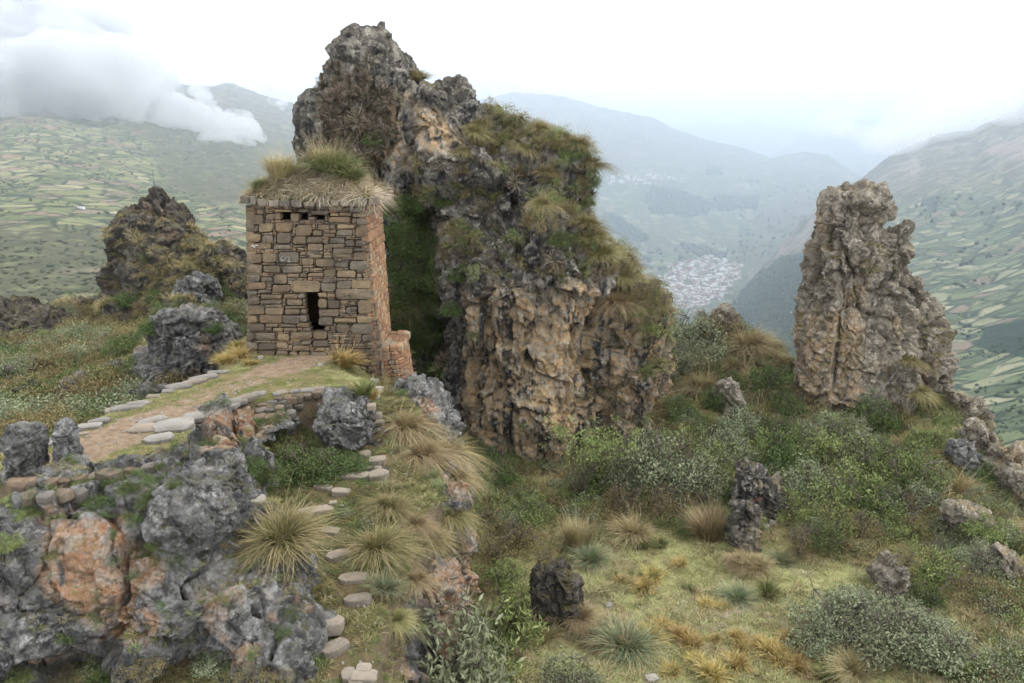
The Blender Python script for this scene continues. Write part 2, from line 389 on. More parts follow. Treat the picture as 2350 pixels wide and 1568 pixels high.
tm = NT('far_tree_leaves'); c_ = tm.coords()
M_fartree = tm.done(tm.mix(tm.noise(c_, 0.03, 3), (0.018, 0.034, 0.02), (0.045, 0.065, 0.03)), 0.95, None, 0.05)
tm = NT('far_bush_leaves'); c_ = tm.coords()
M_farbush = tm.done(tm.mix(tm.noise(c_, 0.05, 3), (0.035, 0.045, 0.026), (0.075, 0.08, 0.04)), 0.95, None, 0.05)
pts = sample_poly([(1645, 738), (1745, 628), (1800, 590), (1870, 595), (1885, 640), (1868, 735), (1880, 850), (1760, 850), (1700, 795)], 3800, B_right, 11)
blob_mass('pine_wood', pts, 9, 22, M_fartree, 'dark pine wood covering the lower flank of the gorge mountain', 'wood', 1.7, 1)
pts = []
for k, (pl, n) in enumerate([([(1495, 428), (1560, 440), (1640, 470), (1620, 498), (1500, 490), (1482, 460)], 900), ([(1640, 454), (1742, 457), (1738, 478), (1650, 486)], 500),
                             ([(1382, 490), (1420, 502), (1488, 545), (1470, 556), (1382, 528)], 450), ([(1562, 562), (1668, 584), (1660, 596), (1570, 575)], 160), ([(1620, 390), (1658, 391), (1655, 401), (1622, 403)], 70),
                             ([(1380, 560), (1700, 560), (1700, 400), (1950, 400), (1800, 590), (1380, 640)], 260)]):
    pts += sample_poly(pl, n, B_mid, 20 + k)
blob_mass('eucalyptus_wood', pts, 16, 36, M_fartree, 'dark blue wood patches between the valley fields above the town', 'wood', 1.6, 2)
pts = sample_poly([(-60, 300), (560, 330), (560, 700), (-60, 720)], 5200, B_left, 31)
pts = [p for p in pts if pnoise(np.array([[p.x / 130, p.y / 130, 0]]))[0] > 0.08]
blob_mass('hedge_bushes', pts, 1.2, 4.2, M_farbush, 'dark hedge bushes dotting the terraced fields of the mountain', 'bushes', 0.9, 3, True)
pts = sample_poly([(-60, 545), (240, 560), (240, 720), (-60, 730)], 420, B_left, 33)
blob_mass('scrub_bushes', pts, 2.0, 8.0, M_farbush, 'low dark scrub bushes on the near green slope behind the rocks', 'bushes', 0.7, 4, True)
pts = sample_poly([(2100, 460), (2420, 400), (2420, 1050), (2260, 1000), (2150, 640)], 900, B_right, 35)
pts = [p for p in pts if pnoise(np.array([[p.x / 160, p.y / 160, 3.0]]))[0] > 0.12]
blob_mass('field_trees', pts, 1.6, 7, M_fartree, 'scattered dark trees among the terraces of the gorge mountain', 'trees', 1.5, 5, True)

# the valley town and the hill village
def house_mesh(name, w, d, h, rh, mw, mr):
    v = [(-w, -d, -4), (w, -d, -4), (w, d, -4), (-w, d, -4), (-w, -d, h), (w, -d, h), (w, d, h), (-w, d, h), (-w, 0, h + rh), (w, 0, h + rh)]
    e = 0.7
    v += [(-w - e, -d - e, h - .3), (w + e, -d - e, h - .3), (w + e, 0, h + rh + .25), (-w - e, 0, h + rh + .25), (-w - e, d + e, h - .3), (w + e, d + e, h - .3)]
    f = [(0, 1, 5, 4), (1, 2, 6, 9, 5), (2, 3, 7, 6), (3, 0, 4, 8, 7), (10, 11, 12, 13), (13, 12, 15, 14)]
    me = bpy.data.meshes.new(name); me.from_pydata(v, [], f); me.update()
    me.materials.append(mw); me.materials.append(mr)
    for k in (4, 5): me.polygons[k].material_index = 1
    return me

def flat_mat(name, col, rough=0.85, var=0.15):
    t = NT(name); c = t.coords()
    return t.done(t.mix(t.noise(c, 0.4, 3), col, tuple(max(0, q * (1 - var)) for q in col)), rough, None, 0.1)
M_hw = [flat_mat('house_wall_white', (0.80, 0.77, 0.73)), flat_mat('house_wall_cream', (0.66, 0.58, 0.48)), flat_mat('house_wall_adobe', (0.34, 0.24, 0.18)), flat_mat('house_wall_blue', (0.42, 0.50, 0.58))]
M_hr = [flat_mat('roof_clay', (0.42, 0.23, 0.16)), flat_mat('roof_sheet', (0.72, 0.72, 0.74)), flat_mat('roof_old_clay', (0.30, 0.20, 0.16)), flat_mat('roof_pale', (0.80, 0.78, 0.75))]
kinds = [('house', 'white walled house with clay roof packed in the valley town', 0, 0), ('house', 'cream house with sheet metal roof packed in the valley town', 1, 1), ('house', 'adobe house with old clay roof packed in the valley town', 2, 2), ('house', 'white house with pale flat toned roof packed in the valley town', 0, 3)]
hmesh = [house_mesh('house', 6 + 1.5 * (k % 3), 4.5 + (k % 2), 5.5 + 1.2 * (k % 3), 2.0 if k % 4 != 3 else 0.7, M_hw[[0, 1, 2, 0][k % 4]], M_hr[k % 4]) for k in range(8)]
town = [(1505, 645), (1560, 604), (1640, 590), (1705, 606), (1692, 640), (1662, 684), (1592, 708), (1535, 712)]
hp = sample_poly(town, 980, B_mid, 41)
hp.sort(key=lambda p: p.length)
rs_ = np.random.default_rng(5)
rest_v, rest_f = [], []
for i, p in enumerate(hp):
    k = int(rs_.integers(0, 8)); rz = float(rs_.normal(0.35, 0.12)) + (math.pi / 2 if rs_.random() < 0.4 else 0); s = float(0.8 + 0.55 * rs_.random())
    if i < 250:
        o = link(bpy.data.objects.new('house', hmesh[k])); o.location = p; o.rotation_euler = (0, 0, rz); o.scale = (s, s, s)
        tag(o, kinds[k % 4][1], 'house', 'houses of the valley town')
    else:
        b = len(rest_v); c, sn = math.cos(rz), math.sin(rz)
        for v in hmesh[k].vertices:
            x, y, z = v.co * s; rest_v.append((p.x + c * x - sn * y, p.y + sn * x + c * y, p.z + z))
        rest_f += [(tuple(b + q for q in f.vertices), (k % 4) * 2 + f.material_index) for f in hmesh[k].polygons]
o = mesh_obj('town_houses', rest_v, [f[0] for f in rest_f], None, smooth=False)
for k in range(4): o.data.materials.append(M_hw[[0, 1, 2, 0][k]]); o.data.materials.append(M_hr[k])
o.data.polygons.foreach_set('material_index', [f[1] for f in rest_f])
tag(o, 'dense mass of far town houses on the valley floor', 'houses', kind='stuff')
for i, p in enumerate(sample_poly([(1385, 408), (1440, 400), (1545, 398), (1560, 408), (1500, 420), (1400, 424)], 46, B_mid, 43)):
    k = int(rs_.integers(0, 8)); o = link(bpy.data.objects.new('house', hmesh[k])); o.location = p; o.rotation_euler = (0, 0, rs_.random() * 3); o.scale = (1.7, 1.7, 1.5)
    tag(o, 'small pale house in the village on the hill above the valley town', 'house', 'houses of the hill village')
for (x, y, lab) in [(1819, 719, 'lone white house on the clearing beside the pine wood'), (262, 552, 'long white shed on the terraced fields'), (186, 479, 'small white hut high on the terraced fields')]:
    b = B_right if x > 1000 else B_left
    h = b.ray_cast(CAMP, ray(x, y))[0]
    o = link(bpy.data.objects.new('house', hmesh[3])); o.location = h; s = 0.6 if x < 1000 else 1.0; o.scale = (s * (1.6 if x == 262 else 1), s * .7, s * .6); tag(o, lab, 'house')

# ------------------------------------------------------------------ air: haze box and low clouds
hz = NT('haze_air')
pv = hz.n('ShaderNodeVolumePrincipled'); pv.inputs['Color'].default_value = (0.815, 0.90, 1.0, 1); pv.inputs['Density'].default_value = 0.00023; pv.inputs['Anisotropy'].default_value = 0.78
hz.t.links.new(pv.outputs[0], hz.out.inputs[1])
X0, X1, Y0, Y1, Z0, Z1 = -16000, 16000, -400, 24000, -2600, 720
hv = [(x, y, z) for z in (Z0, Z1) for y in (Y0, Y1) for x in (X0, X1)]
haze = mesh_obj('haze', hv, [(0, 2, 3, 1), (4, 5, 7, 6), (0, 1, 5, 4), (2, 6, 7, 3), (0, 4, 6, 2), (1, 3, 7, 5)], hz.m, smooth=False)
tag(haze, 'thin blue haze filling the air of the valley', 'haze', kind='stuff')

def cloud_mat(name, dens, scale, lo, hi):
    t = NT(name); v = t.n('ShaderNodeVolumePrincipled'); v.inputs['Color'].default_value = (0.995, 0.995, 1, 1); v.inputs['Anisotropy'].default_value = 0.8
    c = t.coords()
    n = t.noise(c, scale, 5, 0.62)
    t.put(v.inputs['Density'], t.math('MULTIPLY', t.ramp(n, [(lo, 0.0), (hi, 1.0)]), dens))
    t.t.links.new(v.outputs[0], t.out.inputs[1]); return t.m

def remesh(o, voxel):
    m = o.modifiers.new('r', 'REMESH'); m.mode = 'VOXEL'; m.voxel_size = voxel; m.use_smooth_shade = True
    dg = bpy.context.evaluated_depsgraph_get(); dg.update()
    me = bpy.data.meshes.new_from_object(o.evaluated_get(dg)); o.modifiers.clear()
    old = o.data; nm = old.name; o.data = me; bpy.data.meshes.remove(old); me.name = nm
    return o

def ico(sub=2):
    bm = bmesh.new(); bmesh.ops.create_icosphere(bm, subdivisions=sub, radius=1.0)
    v = np.array([tuple(x.co) for x in bm.verts]); f = np.array([[q.index for q in x.verts] for x in bm.faces]); bm.free(); return v, f
ICO2 = ico(2)

def cloud(name, puffs, voxel, mat, label, amp, seed):
    """puffs: (px, py, range, radius x, y, z in m)"""
    V, F, b = [], [], 0
    for (px, py, r, rx, ry, rz) in puffs:
        c = CAMP + ray(px, py) * r
        V.append(ICO2[0] * (rx, ry, rz) + np.array(c)); F.append(ICO2[1] + b); b += len(ICO2[0])
    o = mesh_obj(name, np.vstack(V), np.vstack(F), None)
    remesh(o, voxel)
    co = get_co(o.data); no = get_no(o.data)
    d = fbm(co / (amp * 3.2), 5, seed, gain=0.6) * amp
    co = co + no * d[:, None]
    o.data.vertices.foreach_set('co', co.astype(np.float32).ravel()); o.data.update()
    o.data.materials.clear(); o.data.materials.append(mat)
    return tag(o, label, 'cloud', kind='stuff')
M_cl1 = cloud_mat('cloud_vapour', 0.075, 0.011, 0.42, 0.62)
M_cl2 = cloud_mat('cloud_sheet', 0.010, 0.0016, 0.25, 0.7)
rc = np.random.default_rng(3)
def puff_run(line, n, r0, r1, rng_m, jy, seed):
    r = np.random.default_rng(seed); out = []
    lx = np.array([l[0] for l in line], float); ly = np.array([l[1] for l in line], float); ls = np.array([l[2] for l in line], float)
    for k in range(n):
        px = lx[0] + (lx[-1] - lx[0]) * r.random(); f = np.interp(px, lx, ls)
        s = (r0 + (r1 - r0) * r.random() ** 1.6) * f
        out.append((px, np.interp(px, lx, ly) + jy * f * r.normal(), rng_m + 160 * r.normal(), s * 1.35, s, s * 0.62))
    return out
cloud('cloud', puff_run([(-260, 190, 1.6), (0, 205, 1.4), (150, 225, 1.2), (300, 248, 0.95), (400, 268, 0.6), (470, 284, 0.42)], 85, 60, 190, 2900, 34, 1), 15, M_cl1, 'thick white cloud bank lying against the terraced mountain', 60, 2)
cloud('cloud', puff_run([(-260, 90, 1.5), (0, 110, 1.4), (180, 130, 1.2), (300, 160, 0.8)], 40, 80, 200, 3300, 30, 5), 24, M_cl1, 'high part of the cloud bank hiding the mountain shoulder', 70, 3)
cloud('cloud', puff_run([(490, 300, 0.8), (530, 285, 1.3), (560, 300, 1.0), (590, 318, 0.5)], 22, 22, 60, 2700, 16, 2), 9, M_cl1, 'small torn cloud puff drifting beside the cloud bank', 30, 4)
cloud('cloud', puff_run([(455, 205, 0.8), (475, 222, 1.2), (490, 240, 0.7)], 9, 16, 40, 3000, 8, 3), 8, M_cl1, 'faint wisp of cloud below the bare ridge', 22, 6)
cloud('cloud', puff_run([(590, 205, 0.8), (625, 222, 1.0), (650, 240, 0.6)], 9, 14, 34, 3000, 8, 4), 8, M_cl1, 'faint wisp of cloud on the long mountain shoulder', 20, 7)
cloud('cloud', puff_run([(1040, 205, 1.4), (1180, 206, 1.0), (1290, 214, 0.9), (1400, 232, 0.7)], 30, 60, 150, 7900, 7, 6), 34, M_cl2, 'pale wisps of cloud along the valley mountain crest', 60, 10)
cloud('cloud', puff_run([(1900, 300, 0.8), (2050, 305, 1.2), (2180, 268, 1.2), (2350, 228, 1.6), (2600, 170, 2.0)], 46, 50, 120, 3900, 14, 7), 24, M_cl2, 'grey white cloud resting on the top of the gorge mountain', 60, 12)

# ------------------------------------------------------------------ near ground
TERR = [(-7.35, 17.6), (-7.95, 16.0), (-8.5, 15.0), (-8.6, 13.8), (-9.3, 12.8), (-9.2, 11.6), (-8.0, 11.25), (-7.3, 11.8), (-6.6, 12.6), (-6.2, 13.2), (-6.5, 14.2), (-5.95, 15.45), (-4.4, 16.1), (-3.7, 16.7), (-3.45, 18.0), (-3.35, 19.3), (-3.2, 22.0), (-8.0, 22.5), (-7.9, 19.0)]
STAIR = [(-2.5, 17.6), (-1.9, 16.2), (-1.35, 15.2), (-1.45, 13.6), (-1.6, 12.2), (-1.75, 10.6), (-1.8, 9.2), (-1.9, 6.5), (-11, 6.5), (-11, 12.6), (-8, 12.0), (-6, 15.0), (-4, 18.6)]
cps = []
for px, py, z in [(1200, 1450, -4.9), (1500, 1400, -5), (1300, 1250, -5), (1500, 1200, -5), (1800, 1300, -4.9), (1700, 1500, -5), (1400, 1568, -5), (1200, 1568, -4.7), (1250, 1080, -5), (1550, 1090, -4.7), (2000, 1400, -4.6), (2350, 1400, -4.4), (2350, 1568, -4.0), (2000, 1568, -4.6), (1120, 1300, -5.0), (1000, 1568, -4.5), (1700, 1150, -4.8)]:
    cps.append(tuple(P(px, py, z=z)))
for px, py, d in [(2200, 1250, 17.5), (2100, 1100, 20.5), (1850, 1000, 24.0), (1700, 900, 27.2), (1620, 830, 29.6), (1540, 800, 30), (1700, 785, 30.6), (1800, 815, 30.2), (1980, 1000, 24.5), (2150, 960, 25.5), (2210, 905, 25.8), (2300, 1050, 22.5), (2350, 1125, 21), (2400, 1180, 20),
                  (100, 1560, 8.6), (300, 1545, 8.6), (500, 1560, 8.6), (0, 1000, 17), (0, 900, 22), (100, 905, 22), (200, 810, 27), (350, 900, 21), (520, 745, 27), (0, 830, 28), (150, 965, 17.5), (300, 885, 21), (480, 805, 24), (-200, 1100, 13), (0, 715, 40), (-300, 720, 40), (150, 725, 36), (-300, 900, 22), (-500, 1100, 14)]:
    cps.append(tuple(P(px, py, d=d)))
cps += [(16, 30, -12), (18.5, 24, -11), (21, 18, -10), (12, 38, -15), (5, 42, -15), (-25, 62, -16), (-6, 46, -8), (-48, 46, -13), (-14, 42, -4.5), (0, 33, -4), (-4, 30, -3), (0, 6, -4), (6, 7, -4.3), (12, 9, -4), (-6, 6, -2.4), (25, 40, -22), (-40, 62, -18), (-40, 20, -3), (-20, 8, -3), (20, 8, -5.5), (30, 20, -18), (30, 60, -35), (0, 62, -30)]
cps = np.array(cps)

def tps_fit(p, v, lam=0.02):
    n = len(p); d = np.linalg.norm(p[:, None] - p[None], axis=2)
    K = np.where(d > 0, d * d * np.log(d + 1e-12), 0) + lam * np.eye(n)
    Q = np.hstack([np.ones((n, 1)), p]); A = np.zeros((n + 3, n + 3)); A[:n, :n] = K; A[:n, n:] = Q; A[n:, :n] = Q.T
    return np.linalg.solve(A, np.concatenate([v, np.zeros(3)]))
_tw = tps_fit(cps[:, :2], cps[:, 2], 0.3)

def base_z(x, y):
    out = _tw[-3] + _tw[-2] * x + _tw[-1] * y
    for k in range(len(cps)):
        d = np.hypot(x - cps[k, 0], y - cps[k, 1]); out = out + _tw[k] * np.where(d > 1e-9, d * d * np.log(d + 1e-12), 0)
    return out

def terr_z(x, y):
    return -0.75 * sstep(-4.6, -3.5, x) * sstep(16.8, 18.6, y) - 0.10 * sstep(-8.4, -9.2, x)

def stair_z(x, y):
    return np.interp(y, [6, 7, 9, 10.5, 11.6, 12.7, 13.7, 14.6, 15.8, 16.6, 18], [-2.6, -2.45, -2.0, -1.78, -1.6, -1.36, -1.22, -1.12, -0.86, -0.55, -0.45]) - 0.10 * sstep(-2.4, -1.6, x)

def ground_z(x, y, fine=True):
    x = np.asarray(x, float); y = np.asarray(y, float)
    q = np.stack([x, y, 0 * x], 1)
    z = base_z(x, y)
    sl = fbm(q * 0.35, 4, 40) * 0.35 + 0.22 * fbm(q * 0.9, 3, 42) * sstep(-6, -9, x) * sstep(16, 19, y)
    z = z + sl * 0.8
    jit = fbm(q * 0.9, 3, 44) * 0.3
    ss = poly_sd(x, y, STAIR) + jit
    ws = sstep(-0.35, 0.25, ss)
    z = z * (1 - ws) + (stair_z(x, y) + fbm(q * 1.6, 3, 47) * 0.07) * ws
    st = poly_sd(x, y, TERR) + jit * 0.25
    wt = sstep(-0.22, 0.06, st)
    z = z * (1 - wt) + (terr_z(x, y) + fbm(q * 1.1, 3, 49) * 0.045) * wt
    if fine: z = z + fbm(q * 3.2, 4, 51) * 0.05 * (1 - 0.7 * wt)
    return z

def axis(lo, a, b, hi, s1, s2):
    return np.concatenate([np.arange(lo, a, s2), np.arange(a, b, s1), np.arange(b, hi + s2, s2)])
gx = axis(-46, -11, 14, 32, 0.11, 0.4); gy = axis(3.5, 7.5, 26, 66, 0.11, 0.35)
GX, GY = np.meshgrid(gx, gy)
gz = ground_z(GX.ravel(), GY.ravel())
wt_ = sstep(-0.15, 0.1, poly_sd(GX.ravel(), GY.ravel(), TERR)); ws_ = sstep(-0.3, 0.3, poly_sd(GX.ravel(), GY.ravel(), STAIR))
PATHL = np.array([(-5.3, 18.9), (-6.2, 17.2), (-7.0, 15.4), (-7.6, 13.8), (-7.9, 12.6), (-8.2, 11.6)])
pd = np.full(GX.size, 9.0)
for k in range(len(PATHL) - 1):
    a, b = PATHL[k], PATHL[k + 1]; e = b - a
    t_ = np.clip(((GX.ravel() - a[0]) * e[0] + (GY.ravel() - a[1]) * e[1]) / (e @ e), 0, 1)
    pd = np.minimum(pd, np.hypot(GX.ravel() - a[0] - t_ * e[0], GY.ravel() - a[1] - t_ * e[1]))
path = sstep(1.0, 0.2, pd + 0.35 * fbm(np.stack([GX.ravel() * 1.5, GY.ravel() * 1.5, 0 * gz], 1), 3, 60)) * wt_ * (1 - 0.45 * sstep(14.3, 15.2, GY.ravel()) * sstep(18.0, 17.0, GY.ravel()))
leftm = sstep(-4, -8, GX.ravel()) * sstep(14, 18, GY.ravel())
meadow = sstep(7.2, 3.5, np.hypot((GX.ravel() - 4.2) / 1.05, (GY.ravel() - 14.5) / 0.85)) 
nx_, ny_ = len(gx), len(gy)
idx = np.arange(nx_ * ny_).reshape(ny_, nx_)
gf = np.stack([idx[:-1, :-1].ravel(), idx[:-1, 1:].ravel(), idx[1:, 1:].ravel(), idx[1:, :-1].ravel()], 1)
t = NT('turf_and_earth'); c = t.coords()
n1 = t.noise(c, 0.55, 6, 0.65); n2 = t.noise(c, 4.5, 6, 0.7); n3 = t.noise(c, 22, 4, 0.7)
turf = t.mix(t.ramp(n2, [(0.38, 0.0), (0.62, 1.0)]), (0.075, 0.095, 0.028), (0.16, 0.155, 0.055))
dry = t.mix(n2, (0.15, 0.115, 0.055), (0.27, 0.215, 0.115))
dark = t.mix(n2, (0.045, 0.045, 0.02), (0.10, 0.08, 0.04))
col = t.mix(t.ramp(n1, [(0.40, 0.0), (0.62, 1.0)]), dark, dry)
bright = t.mix(t.ramp(n2, [(0.35, 0.0), (0.6, 1.0)]), (0.23, 0.26, 0.09), (0.40, 0.375, 0.18))
col = t.mix(t.math('MULTIPLY', t.attr('meadow'), t.ramp(n1, [(0.3, 0.55), (0.55, 1.0)])), col, bright)
col = t.mix(t.math('MULTIPLY', t.attr('leftm'), 0.8), col, t.mix(t.ramp(t.noise(c, 0.8, 5, 0.7), [(0.4, 0.0), (0.6, 1.0)]), t.mix(n2, (0.05, 0.062, 0.022), (0.11, 0.125, 0.045)), t.mix(n2, (0.075, 0.06, 0.03), (0.17, 0.135, 0.065))))
col = t.mix(t.math('MULTIPLY', t.attr('stairs'), 0.85), col, t.mix(t.ramp(t.noise(c, 1.7, 5, 0.7), [(0.42, 0.0), (0.6, 1.0)]), t.mix(n2, (0.05, 0.06, 0.024), (0.11, 0.125, 0.045)), t.mix(n2, (0.085, 0.06, 0.035), (0.17, 0.125, 0.07))))
col = t.mix(t.attr('terrace'), col, t.mix(t.ramp(t.noise(c, 2.0, 5, 0.7), [(0.42, 0.0), (0.58, 1.0)]), turf, (0.20, 0.165, 0.085)))
soil = t.mix(t.ramp(t.noise(c, 5, 6, 0.7), [(0.35, 0.0), (0.65, 1.0)]), (0.185, 0.125, 0.08), (0.33, 0.25, 0.175))
pm = t.ramp(t.math('ADD', t.attr('path'), t.math('MULTIPLY', t.math('SUBTRACT', t.noise(c, 3.2, 6, 0.75), 0.5), 1.5)), [(0.42, 0.0), (0.58, 1.0)])
col = t.mix(t.math('MULTIPLY', pm, t.attr('terrace')), col, soil)
steep = t.ramp(t.norz(), [(0.45, 1.0), (0.72, 0.0)])
col = t.mix(steep, col, t.mix(n2, (0.06, 0.05, 0.035), (0.20, 0.15, 0.10)))
col = t.mix(t.ramp(n3, [(0.6, 0.0), (0.72, 0.5)]), col, (0.30, 0.27, 0.22))
M_ground = t.done(col, 0.95, t.bump(t.math('ADD', n3, t.math('MULTIPLY', n2, 2.0)), 0.7, 0.05), 0.1)
ground = mesh_obj('ground', np.stack([GX.ravel(), GY.ravel(), gz], 1), gf, M_ground, attrs=dict(terrace=wt_, path=path, meadow=meadow, leftm=leftm, stairs=ws_))
tag(ground, kind='structure')
fv = mesh_obj('valley_floor', [(-30000, -3000, -1500), (30000, -3000, -1500), (30000, 40000, -1500), (-30000, 40000, -1500)], [(0, 1, 2, 3)], M_far, smooth=False,
              attrs=dict(forest=[0, 0, 0, 0], cliff=[0, 0, 0, 0], scrub=[0, 0, 0, 0], wild=[0, 0, 0, 0]))
tag(fv, kind='structure')

# ------------------------------------------------------------------ rocks
M_rock_grey = rock_material('lichen_limestone', (0.075, 0.074, 0.072), (0.39, 0.385, 0.37), (0.64, 0.63, 0.60), (0.40, 0.17, 0.075), (0.46, 0.32, 0.21), 0.75, 0.55, 1.2, 0.6, 0.36, 0.6)
M_rock_brown = rock_material('weathered_limestone', (0.058, 0.052, 0.046), (0.37, 0.34, 0.285), (0.58, 0.55, 0.48), (0.60, 0.345, 0.135), (0.70, 0.55, 0.35), 0.95, 0.6, 0.9, 0.95, 0.36, 0.45)
M_rock_pale = rock_material('pale_limestone', (0.17, 0.148, 0.115), (0.54, 0.485, 0.39), (0.72, 0.67, 0.57), (0.40, 0.25, 0.12), (0.50, 0.38, 0.24), 0.8, 0.7, 1.2, 0.5, 0.38, 0.5)
M_rock_dark = rock_material('dark_limestone', (0.042, 0.038, 0.034), (0.21, 0.185, 0.15), (0.42, 0.40, 0.36), (0.26, 0.15, 0.08), (0.30, 0.22, 0.14), 0.4, 0.9, 1.0, 0.6)

def loft(rows, seg=40, n=2.6):
    """rows: (z, cx, cy, rx, ry) from top to bottom -> closed skin"""
    V, F = [], []
    ang = np.linspace(0, 2 * np.pi, seg, endpoint=False)
    ca, sa = np.cos(ang), np.sin(ang)
    ux = np.sign(ca) * np.abs(ca) ** (2 / n); uy = np.sign(sa) * np.abs(sa) ** (2 / n)
    for (z, cx, cy, rx, ry) in rows:
        V.append(np.stack([cx + rx * ux, cy + ry * uy, np.full(seg, z)], 1))
    k = len(rows)
    V = np.vstack(V + [np.array([[rows[0][1], rows[0][2], rows[0][0] + 0.02]]), np.array([[rows[-1][1], rows[-1][2], rows[-1][0] - 0.02]])])
    for i in range(k - 1):
        for j in range(seg):
            j2 = (j + 1) % seg
            F.append((i * seg + j2, i * seg + j, (i + 1) * seg + j, (i + 1) * seg + j2))
    for j in range(seg):
        j2 = (j + 1) % seg
        F.append((k * seg, j, j2)); F.append((k * seg + 1, (k - 1) * seg + j2, (k - 1) * seg + j))
    return V, F

def lobe_rows(spec, d, ry):
    """spec: (py, pxL, pxR[, d[, ry]]) -> world rows"""
    rows = []
    for s in spec:
        dd = s[3] if len(s) > 3 else d; rr = s[4] if len(s) > 4 else ry
        a = P(s[1], s[0], d=dd); b = P(s[2], s[0], d=dd)
        rows.append(((a.z + b.z) / 2, (a.x + b.x) / 2, dd + rr * 0.5, abs(b.x - a.x) / 2, rr))
    return rows

ROCKS = []
def rock(name, lobes, voxel, mat, label, amp=(0.35, 0.16, 0.10, 0.035), freq=(0.45, 1.2, 1.3, 4.5), seed=0, ochre=None, cat='rock', group=None, balls=(), shear=(0.22, 0.1), zst=0.9, cells=(1.5, 0.9, 0.42, 0.16)):
    V, F, b = [], [], 0
    for lb in lobes:
        v, f = loft(lb); V.append(v); F += [tuple(q + b for q in x) for x in f]; b += len(v)
    for (c, r) in balls:
        V.append(ICO2[0] * np.asarray(r) + np.asarray(c)); F += [tuple(int(q) + b for q in x) for x in ICO2[1]]; b += len(ICO2[0])
    o = mesh_obj(name, np.vstack(V), F, None)
    remesh(o, voxel)
    me = o.data
    co = get_co(me); no = get_no(me)
    p = co * np.array([1, 1, zst]) + np.stack([co[:, 2] * shear[0], co[:, 2] * shear[1], 0 * co[:, 0]], 1)
    d = amp[0] * fbm(p * freq[0], 4, seed)
    d = d + amp[1] * fbm(p * freq[1], 4, seed + 11, ridged=True)
    w = p + 0.35 / freq[2] * np.stack([fbm(p * freq[2] * 0.9, 2, seed + s) for s in (21, 22, 23)], 1)
    for kf, ka, ks in ((0.42, cells[0], 7), (1.0, cells[1], 0), (2.3, cells[2], 3), (5.1, cells[3], 5)):
        q = w * np.array([1, 1, 0.85]) * freq[2] * kf
        f1, f2, h, off = vor(q, seed + ks)
        tilt = (off * _g[h]).sum(1)
        d = d + amp[2] * ka * ((h / 256.0 - 0.5) * 0.9 + tilt * 1.7 - 0.45 * np.exp(-((f2 - f1) / 0.04) ** 2))
    d = d + amp[3] * fbm(p * freq[3], 5, seed + 31, ridged=True, gain=0.62)
    d = d - d.mean() - 0.25 * d.std()
    co = co + no * d[:, None]
    me.vertices.foreach_set('co', co.astype(np.float32).ravel()); me.update()
    no = get_no(me)
    steep = sstep(0.55, 0.15, no[:, 2])
    oc = ochre(co, no) if ochre else 0.0 * steep
    add_attr(me, 'steep', steep); add_attr(me, 'ochre', np.clip(oc, 0, 1) * np.ones(len(co)))
    me.materials.clear(); me.materials.append(mat)
    me.polygons.foreach_set('use_smooth', np.zeros(len(me.polygons), dtype=bool))
    tag(o, label, cat, group); ROCKS.append(o)
    return o

def pix(co):
    """bearing of world points, used to lay natural stains where the photograph shows them"""
    y = co[:, 1]; z = co[:, 2] - CAMZ
    f = y * CA - z * SA; up = y * SA + z * CA
    return 1175 + FPX * co[:, 0] / f, 784 - FPX * up / f

